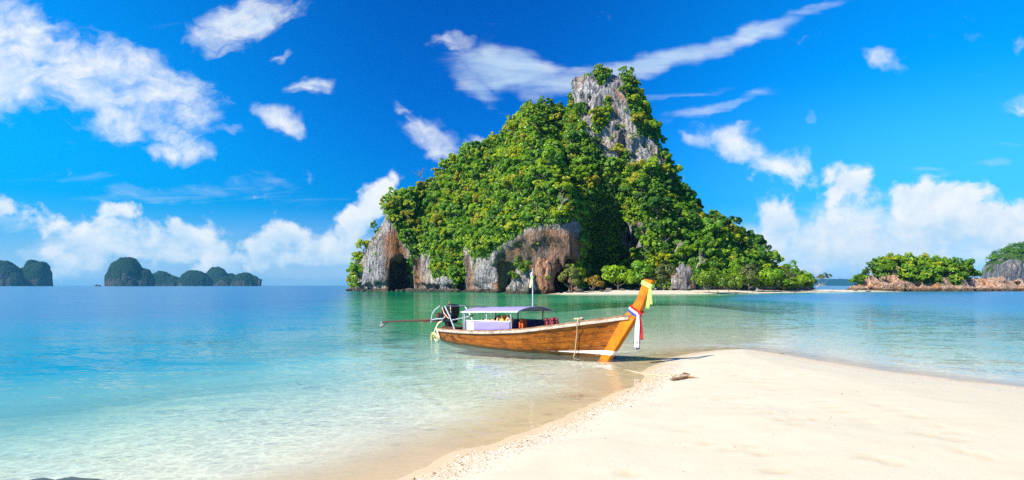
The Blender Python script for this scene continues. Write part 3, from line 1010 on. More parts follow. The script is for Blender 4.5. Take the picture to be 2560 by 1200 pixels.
def bleached_material():
    m, T, P = new_mat('bleached_wood')
    pos = T.node('ShaderNodeTexCoord').outputs['Object']
    n = T.noise(T.mapping(pos, scale=(2, 2, 2)), 4.0, 6.0)
    T.put(P.inputs['Base Color'], T.ramp(n, [(0.3, (0.22, 0.16, 0.10)), (0.5, (0.42, 0.35, 0.27)), (0.7, (0.52, 0.47, 0.40))]))
    P.inputs['Roughness'].default_value = 0.85
    return m


MAT_BARK = bark_material()
MAT_BLEACHED = bleached_material()


def crown_arrays(seed, R, Hc, nl, nleaf, size, rmin=.30, rmax=.46, droop=-0.25):
    """leaf quads over a cluster of leafy lumps; base of the crown at z = 0"""
    g = np.random.default_rng(seed)
    d = g.normal(size=(nl * 4, 3))
    d /= np.linalg.norm(d, axis=1)[:, None]
    d = d[d[:, 2] > droop][:nl]
    nl = len(d)
    lc = d * np.array([R * .72, R * .72, Hc * .44]) * g.uniform(.45, 1.18, (nl, 1)) + np.array([0, 0, Hc * .52])
    lr = R * g.uniform(rmin, rmax, nl)
    k = g.choice(nl, nleaf, p=lr ** 2 / (lr ** 2).sum())
    n = g.normal(size=(nleaf, 3))
    n[:, 2] += 0.45
    outd = (lc - np.array([0, 0, Hc * .3])) / np.linalg.norm(lc - np.array([0, 0, Hc * .3]), axis=1)[:, None]
    n += outd[k] * 0.75
    n /= np.linalg.norm(n, axis=1)[:, None]
    sq = np.array([1, 1, .80])
    P = lc[k] + n * (lr[k] * g.uniform(.84, 1.08, nleaf))[:, None] * sq
    nn = n + 0.34 * g.normal(size=(nleaf, 3)) + np.array([0, 0, .30])
    nn /= np.linalg.norm(nn, axis=1)[:, None]
    t = np.cross(nn, g.normal(size=(nleaf, 3)))
    t /= np.linalg.norm(t, axis=1)[:, None]
    b = np.cross(nn, t)
    s = size * g.uniform(.6, 1.35, nleaf)[:, None]
    V = np.stack([P + t * s, P + b * s * .55 + nn * s * .12, P - t * s, P - b * s * .55 + nn * s * .12], 1).reshape(-1, 3)
    Q = np.arange(nleaf * 4).reshape(-1, 4)
    leaf = np.clip(0.5 + 0.25 * g.normal(size=nleaf) + 0.35 * g.uniform(-1, 1, nl)[k], 0, 1)
    return V, Q, leaf


def crown_mesh(name, mat, *a, **k):
    V, Q, leaf = crown_arrays(*a, **k)
    me = np_mesh(name, V, Q, False, None, {'leaf': leaf})
    me.materials.append(mat)
    return me


def trunk_mesh(seed, h, r, spread, limbs=4, lean=0.0):
    g = random.Random(seed)
    mb = MB()
    pts = [Vector((lean * t * t * h + g.uniform(-.12, .12) * t, g.uniform(-.12, .12) * t, -0.8 + t * (h + .8))) for t in (0, .25, .5, .75, 1)]
    mb.tube(pts, [r, r * .8, r * .66, r * .52, r * .3], 7)
    for i in range(limbs):
        a = 2 * math.pi * i / limbs + g.uniform(-.5, .5)
        p = pts[2] + (pts[3] - pts[2]) * g.uniform(0, 1)
        e = p + Vector((math.cos(a) * spread * g.uniform(.5, .9), math.sin(a) * spread * g.uniform(.5, .9), h * g.uniform(.3, .55)))
        mid = p + (e - p) * .5 + Vector((0, 0, -.15 * h * .3))
        mb.tube([p, mid, e], [r * .42, r * .3, r * .12], 6)
    me = bpy.data.meshes.new('trunk')
    me.from_pydata(mb.v, [], mb.f)
    me.update()
    me.polygons.foreach_set('use_smooth', [True] * len(me.polygons))
    me.materials.append(MAT_BARK)
    return me


def bare_mesh(seed, h, r, n=5, mat=None, lean=0.1, gen=3):
    g = random.Random(seed)
    mb = MB()

    def grow(p, d, L, rad, lev):
        q = p + d * L * .5 + Vector((g.uniform(-.1, .1), g.uniform(-.1, .1), 0)) * L
        e = p + d * L
        mb.tube([p, q, e], [rad, rad * .8, rad * .55], 6)
        if lev == 0:
            return
        for _ in range(n if lev < gen else n + 1):
            nd = (d + Vector((g.gauss(0, .55), g.gauss(0, .55), g.gauss(.15, .35)))).normalized()
            s = p + (e - p) * g.uniform(.45, 1.0)
            grow(s, nd, L * g.uniform(.45, .72), rad * .5, lev - 1)
    grow(Vector((0, 0, -.4)), Vector((lean, 0, 1)).normalized(), h * .45, r, gen)
    me = bpy.data.meshes.new('branches')
    me.from_pydata(mb.v, [], mb.f)
    me.update()
    me.materials.append(mat or MAT_BLEACHED)
    return me


# ------------------------------------------------------------------ where trees stand
class Buf:
    """small depth buffer to learn which trees show largest"""
    S = 0.4

    def __init__(self):
        self.w, self.h = 1024, 480
        self.z = np.full((self.h, self.w), 1e9)
        self.id = np.full((self.h, self.w), -1)

    def disc(self, p, r, i):
        y = p[1]
        if y < 1:
            return
        cx_, cy_, rr = (CX + FPX * p[0] / y) * self.S, (HY - FPX * (p[2] - EYE) / y) * self.S, max(FPX * r / y * self.S, .6)
        x0, x1, y0, y1 = int(max(cx_ - rr, 0)), int(min(cx_ + rr + 1, self.w)), int(max(cy_ - rr, 0)), int(min(cy_ + rr + 1, self.h))
        if x0 >= x1 or y0 >= y1:
            return
        gx, gy = np.meshgrid(np.arange(x0, x1), np.arange(y0, y1))
        m = ((gx + .5 - cx_) ** 2 + (gy + .5 - cy_) ** 2 <= rr * rr)
        zz = self.z[y0:y1, x0:x1]
        m &= zz > y
        zz[m] = y
        self.id[y0:y1, x0:x1][m] = i


def poisson(P, W, dmin):
    """greedy dart throwing on shuffled candidates; dmin per candidate"""
    cell = float(dmin.max())
    grid, keep = {}, []
    for i in range(len(P)):
        p = P[i]
        k = (int(p[0] // cell), int(p[1] // cell), int(p[2] // cell))
        ok = True
        for a in (-1, 0, 1):
            for b in (-1, 0, 1):
                for c in (-1, 0, 1):
                    for j in grid.get((k[0] + a, k[1] + b, k[2] + c), ()):
                        if ((P[j] - p) ** 2).sum() < (0.5 * (dmin[i] + dmin[j])) ** 2:
                            ok = False
                            break
                    if not ok:
                        break
                if not ok:
                    break
            if not ok:
                break
        if ok:
            grid.setdefault(k, []).append(i)
            keep.append(i)
    return keep


PROTO = []
#            radius, height, lumps, leaves, leaf size, smallest and largest lump, droop
FORMS = [(3.3, 4.6, 20, 2000, .30, .17, .33, -.25), (3.0, 6.6, 22, 2000, .28, .15, .28, -.5), (4.0, 3.4, 24, 2100, .30, .13, .26, -.1), (3.3, 5.4, 14, 1900, .34, .24, .42, -.25),
         (2.6, 7.4, 20, 1700, .26, .15, .27, -.7), (3.6, 4.4, 34, 2300, .24, .10, .20, -.2), (3.2, 4.2, 16, 1100, .30, .14, .24, -.1), (3.8, 5.4, 26, 2400, .38, .15, .30, -.3),
         (2.8, 4.8, 12, 1800, .22, .26, .44, -.3), (3.4, 6.2, 30, 2200, .26, .11, .24, -.6), (4.2, 4.0, 18, 1900, .36, .18, .30, -.1), (3.0, 3.8, 28, 1300, .24, .09, .18, -.3)]
for k, (R_, hc, nl_, nf_, sz_, ra_, rb_, dr_) in enumerate(FORMS):
    PROTO.append((crown_mesh('crown', MAT_LEAF, 100 + k, R_, hc, nl_, nf_, sz_, rmin=ra_, rmax=rb_, droop=dr_), trunk_mesh(200 + k, 2.2 + .3 * hc * .4, .20, 2.2, 5)))
LIGHT = [crown_arrays(300 + k, 3.3, [4.4, 5.4, 4.9, 6.0][k], 15, 620, 0.46, rmin=.2, rmax=.34) for k in range(4)]
TREES = []          # (position, scale, shape, area) of every candidate; split into single trees and the mass further down


def scatter(V, Q, veg, dmin, smin, smax, seed, nzmin=-0.15, zmin=1.2, region='isle', smallbias=None):
    fn, area, ctr = normals_of(V, Q)
    vf = veg[Q].mean(1)
    g = np.random.default_rng(seed)
    ok = (vf > 0.62) & (fn[:, 2] > nzmin) & (ctr[:, 2] > zmin)
    idx = np.flatnonzero(ok)
    g.shuffle(idx)
    sc = g.uniform(smin, smax, len(idx)) * np.where(g.uniform(size=len(idx)) < .20, 1.35, 1.0)
    steep = fn[idx, 2]
    sc = sc * np.interp(steep, [-.2, .2, .5], [.62, .8, 1.0])
    if region == 'isle':
        sc = sc * np.interp(ctr[idx, 2], [58, 66, 84], [1.0, .66, .36])
    keep = poisson(ctr[idx], None, dmin * sc)
    for i in keep:
        j = idx[i]
        TREES.append([ctr[j] + fn[j] * 0.3, sc[i], region, 0])


scatter(KV, KQ, KVEG, 3.3, .50, 1.16, 5)

# ------------------------------------------------------------------ the rocky islet on the right
def islet():
    h = 0.8
    x = np.arange(126, 232, h)
    y = np.arange(234, 292, h)
    z = np.arange(-3, 17, h)
    X, Y = np.meshgrid(x, y, indexing='ij')
    col = CX + FPX * X / Y
    top = np.interp(col, [2105, 2140, 2165, 2200, 2240, 2290, 2340, 2385, 2420, 2455, 2470, 2520, 2570, 2700], [735, 724, 706, 678, 666, 666, 671, 682, 696, 704, 708, 705, 713, 716])
    yc = 262.0
    d = poly_sd(X, Y, [(133, 252), (140, 248), (160, 247), (185, 249), (205, 252), (226, 256), (226, 275), (190, 280), (150, 276), (136, 264)]) + 1.6 * fbm(X * .12, Y * .12, octv=3, seed=91)
    cap = EYE + (HY - top) / FPX * yc - 0.5 * np.maximum(Y - yc, 0)
    H = np.minimum(1.0 * np.clip(d / 1.0, -2, 1) + 0.95 * np.maximum(d - 1, 0), cap)
    F = ((H[:, :, None] - z[None, None, :]) * .7).astype(np.float32)
    I = np.argwhere(np.abs(F) < 5)
    xx, yy, zz = x[I[:, 0]], y[I[:, 1]], z[I[:, 2]]
    F[np.abs(F) < 5] += (1.0 * fbm(xx * .25, yy * .25, zz * .3, 4, 93) + 1.1 * (1 - 2.4 * np.abs(vnoise(xx * .33, yy * .33, zz * .4, 95)))).astype(np.float32)
    F[:, :, 0] = F[:, :, -1] = -1
    F[0] = F[-1] = -1
    F[:, 0] = F[:, -1] = -1
    return surface_nets(F, (x[0], y[0], z[0]), h)


IV, IQ = islet()
IVEG = veg_mask(IV, [[(2135, 730), (2165, 690), (2180, 688), (2200, 700), (2215, 685), (2238, 690), (2275, 706), (2330, 712), (2560, 740), (2140, 740)],
                     [(2230, 690), (2242, 662), (2262, 668), (2258, 690)], [(2362, 682), (2375, 684), (2385, 716), (2362, 712)], [(2405, 694), (2460, 708), (2450, 720), (2412, 716)],
                     [(2450, 735), (2455, 706), (2600, 704), (2700, 740)]])
IVEG *= sstep(1.5, 3.0, IV[:, 2]) * sstep(2452, 2436, pix(IV)[0])
rocky_islet = link('rocky_islet', np_mesh('rocky_islet', IV, IQ, True, {'veg': IVEG}), MAT_PINK)
tag(rocky_islet, 'low islet of pinkish rock with green trees at the right end of the sandbar', 'islet', kind='structure')
scatter(IV, IQ, IVEG, 2.6, .40, .76, 6, region='islet', zmin=1.8)

# ------------------------------------------------------------------ far islands of the bay, each built at its own distance
def far_island(name, label, cat, lumps, depth, h, seed, mat, rockline=0.30, rough=1.0):
    """lumps: (px centre, px top, px half width, power)"""
    s = depth / FPX
    L = [((px - CX) * s, EYE + (HY - py) * s, hw * s, pw) for (px, py, hw, pw) in lumps]
    x0, x1 = min(l[0] - l[2] for l in L) - 6 * h, max(l[0] + l[2] for l in L) + 6 * h
    wy_ = max(l[2] for l in L)
    top = max(l[1] for l in L)
    x = np.arange(x0, x1, h)
    y = np.arange(depth - wy_ * .8 - 5 * h, depth + wy_ * .8 + 5 * h, h)
    z = np.arange(-2.5 * h, top + 5 * h, h)
    X, Y, Z = np.meshgrid(x, y, z, indexing='ij')
    F = np.full(X.shape, -1e3, np.float32)
    for k, (cx_, tz, hw, pw) in enumerate(L):
        cy_ = depth + (vnoise(np.array([k * 3.7]), np.array([seed * 1.3]), seed=1)[0]) * wy_ * .25
        q = (np.abs((X - cx_) / hw) ** pw + np.abs((Y - cy_) / (hw * .75)) ** pw + np.abs(np.maximum(Z, 0) / tz) ** pw) ** (1 / pw)
        F = np.maximum(F, ((1 - q) * min(hw, tz)).astype(np.float32))
    m = np.abs(F) < 8 * h
    xx, yy, zz = X[m] / h, Y[m] / h, Z[m] / h
    F[m] += (h * rough * (1.1 * fbm(xx * .11, yy * .11, zz * .10, 3, seed) + 0.55 * (1 - 2 * np.abs(vnoise(xx * .42, yy * .42, zz * .42, seed + 5))) + .5 * vnoise(xx * .3, yy * .3, zz * .06, seed + 7))).astype(np.float32)
    F[:, :, 0] = F[:, :, -1] = -1
    F[0] = F[-1] = -1
    F[:, 0] = F[:, -1] = -1
    V, Q = surface_nets(F, (x[0], y[0], z[0]), h)
    fn, area, ctr = normals_of(V, Q)
    vn = np.zeros((len(V), 3))
    for k in range(4):
        np.add.at(vn, Q[:, k], fn * area[:, None])
    vn /= np.linalg.norm(vn, axis=1)[:, None] + 1e-9
    veg = sstep(-0.25, 0.45, vn[:, 2] + 0.55 * fbm(V[:, 0] / h * .07, V[:, 1] / h * .07, V[:, 2] / h * .07, 3, seed + 9) + (V[:, 2] / top - rockline) * 1.2)
    o = link(name, np_mesh(name, V, Q, True, {'veg': veg}), mat)
    tag(o, label, cat, 'islands out in the bay' if cat == 'island' else None, 'structure')
    return V, Q, veg


far_island('distant_island', 'forested island cut by the left edge of the photo', 'island', [(0, 654, 46, 2.2), (-70, 664, 60, 2.2), (30, 680, 26, 2.2)], 2500, 3.2, 11, MAT_FAR)
far_island('distant_island', 'blunt steep island just right of the one cut by the left edge', 'island', [(92, 652, 33, 2.6), (66, 668, 30, 2.3), (112, 672, 14, 2.5)], 2560, 3.2, 12, MAT_FAR, .25)
far_island('distant_island', 'single high dome island with pale cliff at its foot, standing alone in the bay', 'island', [(318, 643, 46, 2.1), (295, 655, 33, 2.2), (350, 672, 36, 2.0), (275, 690, 14, 2.6)], 2400, 3.0, 13, MAT_FAR, .30)
far_island('distant_island', 'low long hump island partly behind the single high dome', 'island', [(400, 678, 34, 2.0), (430, 690, 30, 2.0)], 3000, 3.6, 14, MAT_FAR, .1)
far_island('distant_island', 'rounded island between the low hump and the tallest of the cluster', 'island', [(490, 676, 38, 2.2), (512, 688, 24, 2.2)], 3000, 3.4, 15, MAT_FAR, .1)
far_island('distant_island', 'tallest hump at the back of the island cluster', 'island', [(546, 667, 34, 2.0), (575, 684, 22, 2.0)], 3350, 3.8, 16, MAT_FAR, .05)
far_island('distant_island', 'jagged island with pale rock needle at the right end of the cluster', 'island', [(560, 690, 26, 2.3), (610, 681, 30, 2.4), (636, 690, 12, 2.6), (650, 698, 6, 3.0), (580, 683, 8, 2.0)], 2850, 3.0, 17, MAT_FAR, .42)
far_island('sea_rock', 'tiny bare rock on the horizon left of the dome island', 'rock', [(243, 711.2, 6, 2.0), (249, 712.2, 4, 2.0)], 1900, .9, 18, MAT_FAR, 3.0, .4)
FV, FQ, FVEG = far_island('limestone_hill', 'grey limestone cliff hill cut by the right edge, behind the rocky islet', 'hill', [(2552, 634, 74, 4.0), (2600, 618, 80, 3.2), (2670, 600, 90, 2.6), (2506, 662, 34, 4.0)], 720, 2.0, 19,
                         rock_material('grey_cliff', [(0.05, 0.052, 0.06), (0.11, 0.115, 0.13), (0.18, 0.185, 0.20), (0.36, 0.35, 0.34)], orange_at=0.70, streak=.45, tide=False), .72, 1.0)
far_island('hill', 'long low hill far off behind the sandbar', 'hill', [(2075, 698, 110, 2.0), (2140, 702, 120, 2.0), (2230, 704, 120, 2.0), (1990, 705, 70, 2.0)], 9000, 16.0, 20, MAT_FAR, -.6, .35)

# ------------------------------------------------------------------ forest: the trees that show largest stand as single trees, the others are one mass
buf = Buf()
kf, _, kc = normals_of(KV, KQ)
for j in np.argsort(-kc[:, 1])[::1]:
    buf.disc(kc[j], 0.75, -2)
_, _, ic = normals_of(IV, IQ)
for j in range(0, len(ic)):
    buf.disc(ic[j], 0.6, -2)
for i, t in enumerate(TREES):
    buf.disc(t[0] + np.array([0, 0, 2.6 * t[1]]), 3.1 * t[1], i)
cnt = np.bincount(buf.id[buf.id >= 0], minlength=len(TREES))
for i, t in enumerate(TREES):
    t[3] = cnt[i]
order = sorted(range(len(TREES)), key=lambda i: -TREES[i][3])
N_SINGLE = 285
single = [i for i in order[:N_SINGLE] if TREES[i][3] > 8]
rest = [i for i in order if i not in set(single)]


def spot(p):
    px_, py_ = CX + FPX * p[0] / p[1], HY - FPX * (p[2] - EYE) / p[1]
    if p[0] > 128:
        return 'on top of the rocky islet' if py_ < 672 else 'low on the rocky islet'
    if py_ < 300:
        return 'around the grey summit cliff' if px_ > 1425 else 'on the shoulder left of the summit cliff'
    if px_ < 1060:
        return 'above the leaning grey cliff' if py_ < 560 else 'low by the leaning grey cliff'
    if px_ < 1250:
        return 'on the outer left slope' if py_ < 480 else 'over the pale middle cliffs'
    if px_ < 1460:
        return 'high on the slope left of the summit' if py_ < 400 else ('on the broad slope below the summit' if py_ < 490 else 'along the lip of the dark overhang')
    if px_ < 1640:
        return 'under the summit cliff' if py_ < 500 else 'in the shaded hollow by the cave'
    if px_ < 1780:
        return 'on the steep right flank' if py_ < 600 else 'in the wood right of the cave'
    return 'on the low right tail of the island'


TONES = [(.16, 'dark green'), (.40, 'mid green'), (.60, 'bright green'), (.80, 'yellow green'), (1.01, 'golden olive')]
g = random.Random(17)
plan = []
for n, i in enumerate(single):
    p, s, region, a = TREES[i]
    px_, py_ = CX + FPX * p[0] / p[1], HY - FPX * (p[2] - EYE) / p[1]
    lo = .30 if region == 'islet' else (.25 if px_ > 1480 and py_ > 480 else .48)
    tone = min(max(g.gauss(lo + .11, .25), 0.02), .99)
    tw = next(w for lim, w in TONES if tone < lim)
    sw = 'large' if s > .95 else ('small' if s < .7 else 'medium')
    plan.append([i, tone, '%s %s tree %s' % (sw, tw, spot(p)), px_, py_])
byl = {}
for r in plan:
    byl.setdefault(r[2], []).append(r)
for lab, rs in byl.items():
    rs.sort(key=lambda r: r[3])
    n_ = len(rs)
    ORD = ['leftmost', 'second from left', 'third from left', 'fourth from left', 'fifth from left', 'sixth from left', 'seventh from left', 'eighth from left', 'ninth from left', 'tenth from left']
    ws = [''] if n_ == 1 else (['left one', 'right one'] if n_ == 2 else (['left one', 'middle one', 'right one'] if n_ == 3 else (ORD[:n_ - 1] + ['rightmost'] if n_ <= 11 else [''] * n_)))
    for r, w in zip(rs, ws):
        r.append(lab + (', ' + w if w else ''))
for n, (i, tone, lab0, px_, py_, lab) in enumerate(plan):
    p, s, region, a = TREES[i]
    cm, tm = PROTO[n] if n < len(PROTO) else PROTO[g.randrange(len(PROTO))]
    where = spot(p)
    t = thing('broadleaf_tree', lab, 'tree', p, g.uniform(0, 6.28), 'trees ' + where)
    k = s * g.uniform(.92, 1.08)
    t.scale = (k * g.uniform(.85, 1.2), k * g.uniform(.85, 1.2), k * g.uniform(.85, 1.2))
    t.rotation_euler.x, t.rotation_euler.y = g.uniform(-.16, .16), g.uniform(-.16, .16)
    c = link('crown', cm, None, t, (0, 0, 0.4))
    c.color = (tone, tone, tone, 1)
    link('trunk', tm, None, t)

vs, qs, lf, tn, base = [], [], [], [], 0
rg = np.random.default_rng(23)


def add_mass(V, Q, leaf, p, k, tone):
    global base
    a = rg.uniform(0, 6.28)
    ca, sa = math.cos(a), math.sin(a)
    W = np.stack([V[:, 0] * ca - V[:, 1] * sa, V[:, 0] * sa + V[:, 1] * ca, V[:, 2] * rg.uniform(.9, 1.2)], 1) * k + p
    vs.append(W)
    qs.append(Q + base)
    lf.append(leaf)
    tn.append(np.full(len(Q), tone))
    base += len(W)


for i in rest:
    p, s, region, a = TREES[i]
    add_mass(*LIGHT[rg.integers(len(LIGHT))], p, s, float(np.clip(rg.normal(.54, .24), 0, 1)))


def undergrowth(V, Q, veg, dens, size, seed, facing=True):
    """loose leafage over the soil between the crowns"""
    global base
    gg = np.random.default_rng(seed)
    fn, area, ctr = normals_of(V, Q)
    vf = veg[Q].mean(1)
    n = gg.poisson(area * dens * sstep(.35, .8, vf) * (fn[:, 1] < .35))
    j = np.repeat(np.arange(len(Q)), n)
    m = len(j)
    P = ctr[j] + gg.uniform(-.6, .6, (m, 3)) + fn[j] * gg.uniform(.05, .9, (m, 1))
    nn = fn[j] + .7 * gg.normal(size=(m, 3)) + np.array([0, 0, .4])
    nn /= np.linalg.norm(nn, axis=1)[:, None]
    t = np.cross(nn, gg.normal(size=(m, 3)))
    t /= np.linalg.norm(t, axis=1)[:, None]
    b = np.cross(nn, t)
    s = size * gg.uniform(.6, 1.4, (m, 1))
    W = np.stack([P + t * s, P + b * s * .6, P - t * s, P - b * s * .6], 1).reshape(-1, 3)
    vs.append(W)
    qs.append(np.arange(4 * m).reshape(-1, 4) + base)
    lf.append(gg.uniform(0, 1, m))
    tone = 0.5 + .5 * fbm(P[:, 0] * .12, P[:, 1] * .12, P[:, 2] * .12, 2, seed)
    tn.append(np.clip(tone * .8, 0, 1))
    base += len(W)


undergrowth(KV, KQ, KVEG, 3.6, .44, 31)
undergrowth(IV, IQ, IVEG, 2.2, .36, 33)
fnF, arF, ctF = normals_of(FV, FQ)
okF = np.flatnonzero((FVEG[FQ].mean(1) > .6) & (fnF[:, 1] < .5) & (ctF[:, 2] > 1))
rg.shuffle(okF)
for j in okF[:260]:
    add_mass(*[a[:(600 if q == 0 else 150)] for q, a in enumerate(LIGHT[rg.integers(4)])], ctF[j], rg.uniform(.8, 1.3), rg.uniform(0, .5))
# sparse scrub on the bare cliffs
fnK, arK, ctK = kf, None, kc
okK = np.flatnonzero((KVEG[KQ].mean(1) < .3) & (kf[:, 1] < .2) & (kc[:, 2] > 6) & (vnoise(kc[:, 0] * .11, kc[:, 1] * .11, kc[:, 2] * .11, 99) > .22))
rg.shuffle(okK)
for j in okK[:70]:
    add_mass(*[a[:(720 if q == 0 else 180)] for q, a in enumerate(LIGHT[rg.integers(4)])], kc[j] - np.array([0, 0, .4]), rg.uniform(.22, .42), rg.uniform(.2, .8))
# hanging greenery along the upper lips of the cliffs
lip = np.flatnonzero((KVEG[KQ].mean(1) > .35) & (KVEG[KQ].mean(1) < .75) & (kf[:, 1] < 0) & (kf[:, 2] < .35) & (kc[:, 2] > 5))
rg.shuffle(lip)
for j in lip[:100]:
    Vh, Qh, lh = [a[:(960 if q == 0 else 240)] for q, a in enumerate(LIGHT[rg.integers(4)])]
    add_mass((Vh - np.array([0, 0, 5.0])) * np.array([.55, .55, 1.25]), Qh, lh, kc[j] + np.array([0, -.3, .8]), rg.uniform(.32, .62), float(np.clip(rg.normal(.5, .2), 0, 1)))
mass = link('forest', np_mesh('forest', np.concatenate(vs), np.concatenate(qs), False, None, {'leaf': np.concatenate(lf), 'tone': np.concatenate(tn)}), MAT_LEAF_MASS)
tag(mass, 'dense green undergrowth and small crowns filling in between the larger trees', 'forest', kind='stuff')


# ------------------------------------------------------------------ trees and bushes that can be told apart
def ground_at(px, py, depth):
    p = px2w(px, py, depth)
    return Vector((p.x, p.y, float(beach_z(np.array([p.x]), np.array([p.y]))[0]) - .1))


def bush(label, px, depth, mat, R, H, seed, name='shrub', cat='bush', z=None, nleaf=1500, size=.30, trunk=1.2, group=None, nl=16):
    p = px2w(px, 720, depth)
    zz = float(beach_z(np.array([p.x]), np.array([p.y]))[0]) - .1 if z is None else z
    t = thing(name, label, cat, (p.x, p.y, zz), seed * .7, group)
    c = link('crown', crown_mesh('crown', mat, seed, R, H, nl, nleaf, size, rmin=.24, rmax=.40), None, t, (0, 0, trunk * .12))
    c.color = (.3 + .4 * ((seed * .37) % 1),) * 3 + (1,)
    link('trunk', trunk_mesh(seed, trunk * .5 + H * .3, .07 + .02 * R, R * .7, 5), None, t)
    return t


bush('bright green bushy tree standing forward on the beach right of the prow', 1772, 176, MAT_LEAF_BRIGHT, 5.0, 6.2, 401, 'beach_tree', 'tree', nleaf=2600, size=.34, trunk=1.4, nl=22)
bush('smaller bright green beach tree touching the big one on its right', 1822, 184, MAT_LEAF_BRIGHT, 3.6, 5.0, 402, 'beach_tree', 'tree', nleaf=1800, size=.34)
bush('pale yellow green leafy tree at the foot of the dark overhang', 1422, 168, MAT_LEAF_PALE, 3.0, 7.0, 403, 'beach_tree', 'tree', nleaf=2400, size=.32, trunk=1.2, nl=20)
bush('small tree with golden yellow leaves beside the shaded end of the beach', 1482, 174, MAT_LEAF_GOLD, 2.8, 4.2, 404, 'beach_tree', 'tree', nleaf=1700, size=.30)
bush('round dark green bush behind the golden tree at the back of the beach', 1545, 186, MAT_LEAF, 4.6, 6.6, 405, nleaf=2000, size=.4)
bush('dark green bush overhanging the shaded back of the beach, left of the prow tip', 1600, 190, MAT_LEAF, 4.8, 7.4, 406, nleaf=2000, size=.4)
bush('olive green bush directly behind the prow tip at the back of the beach', 1655, 190, MAT_LEAF_OLIVE, 4.8, 7.4, 407, nleaf=2200, size=.36)
bush('leafy olive bush on the beach between the bright bushy tree and the pale bare rock', 1700, 204, MAT_LEAF_OLIVE, 3.4, 6.0, 408, nleaf=1600, size=.36)
for k, (px_, dp, R_, H_, m_) in enumerate([(1872, 200, 4.6, 7.5, MAT_LEAF_OLIVE), (1905, 205, 4.0, 6.0, MAT_LEAF), (1938, 210, 4.6, 7.0, MAT_LEAF), (1968, 217, 4.2, 7.2, MAT_LEAF_OLIVE), (1995, 222, 3.6, 5.6, MAT_LEAF), (2018, 226, 3.0, 4.4, MAT_LEAF_BRIGHT),
                                           (1848, 206, 4.4, 8.0, MAT_LEAF), (1980, 214, 2.4, 3.0, MAT_LEAF_BRIGHT)]):
    bush(('olive bush', 'green bush', 'broad green bush', 'tall olive bush', 'round green bush', 'small bright green bush', 'tall dark bush', 'lowest bright bush')[k] + ' lining the right half of the far beach', px_, dp, m_, R_, H_, 420 + k, nleaf=1700, size=.36, group='bushes lining the right half of the far beach')


def bare(label, px, py, depth, h, seed, mat=None, lean=.1, rot=0.0, name='bare_tree', cat='tree', tilt=0.0, r=.14, n=4, gen=3):
    p = px2w(px, py, depth)
    t = thing(name, label, cat, p, rot)
    o = link('branches', bare_mesh(seed, h, r, n, mat, lean, gen), None, t)
    o.rotation_euler = (0, tilt, 0)
    return t


def on_island(px, py, dy=0.0):
    """depth of the island surface seen at a point of the photograph"""
    a_, b_ = pix(KV)
    m = np.hypot(a_ - px, b_ - py) < 7
    return float(KV[m, 1].min() - 2.0 + dy) if m.any() else 230.0


bare('white leafless tree among the crowns above the dark overhang', 1398, 522, on_island(1398, 522) - 2.5, 6.5, 501, tilt=.35)
a_, b_ = pix(KV)
m_ = np.flatnonzero(np.abs(a_ - 1058) < 8)
top_ = KV[m_[np.argmin(b_[m_])]]
bare('dark leafless tree sticking up from the left skyline of the island', 1058, HY - FPX * (top_[2] + 3.0 - EYE) / top_[1], top_[1] - 2, 9.5, 503, MAT_BARK, tilt=-.2)
bare('white leafless branches over the pale rock behind the beach', 1742, 668, 203, 6.5, 505, tilt=.5, r=.16)
bare('thin pale leafless tree low on the island, right of the cave', 1688, 628, on_island(1688, 628) - 3, 5.5, 507, tilt=.3)
lt = bare('spindly leaning tree at the right tip of the island beach', 2034, 722, 224, 6.2, 509, tilt=.85, r=.12, name='leaning_tree')
lc = link('crown', crown_mesh('crown', MAT_LEAF_OLIVE, 511, 2.6, 3.0, 9, 520, .26, rmin=.22, rmax=.36), None, lt, (3.6, 0, 2.1))
for k, (px_, dp, s_) in enumerate([(1882, 180, 3.4), (1745, 176, 1.8), (1795, 172, 1.6)]):
    bare(('tangle of bleached dead branches lying on the beach under the bushes', 'dead branches on the beach left of the bright bushy tree', 'dead branches on the beach right of the bright bushy tree')[k],
         px_, 720, dp, s_, 520 + k, tilt=1.15 + .2 * k, rot=k * 1.9, name='dead_branch', cat='driftwood', n=4).location.z = 0.45


# ------------------------------------------------------------------ rocks at the water's edge
def rock_arrays(seed, r, n=26, amp=.34, fq=1.5):
    V, F = [], []
    u = np.linspace(0, 2 * math.pi, n, endpoint=False)
    v = np.linspace(-math.pi / 2, math.pi / 2, n // 2 + 1)
    U, W = np.meshgrid(u, v, indexing='ij')
    P = np.stack([np.cos(W) * np.cos(U), np.cos(W) * np.sin(U), np.sin(W)], -1).reshape(-1, 3)
    k = 1 + amp * fbm(P[:, 0] * fq, P[:, 1] * fq, P[:, 2] * fq, 4, seed) + .12 * (1 - 2 * np.abs(vnoise(P[:, 0] * 4, P[:, 1] * 4, P[:, 2] * 4, seed + 3)))
    P = P * k[:, None] * np.asarray(r)
    m = n // 2 + 1
    I = np.arange(n * m).reshape(n, m)
    J = np.roll(I, -1, axis=0)
    Q = np.stack([I[:, :-1], J[:, :-1], J[:, 1:], I[:, 1:]], -1).reshape(-1, 4)
    return P, Q


def rock(name, label, cat, loc, r, seed, mat, n=26, amp=.34, fq=1.5, rot=0.0, group=None):
    P, Q = rock_arrays(seed, r, n, amp, fq)
    o = link(name, np_mesh(name, P, Q, True, {'veg': np.zeros(len(P))}), mat, None, loc)
    o.rotation_euler.z = rot
    return tag(o, label, cat, group)


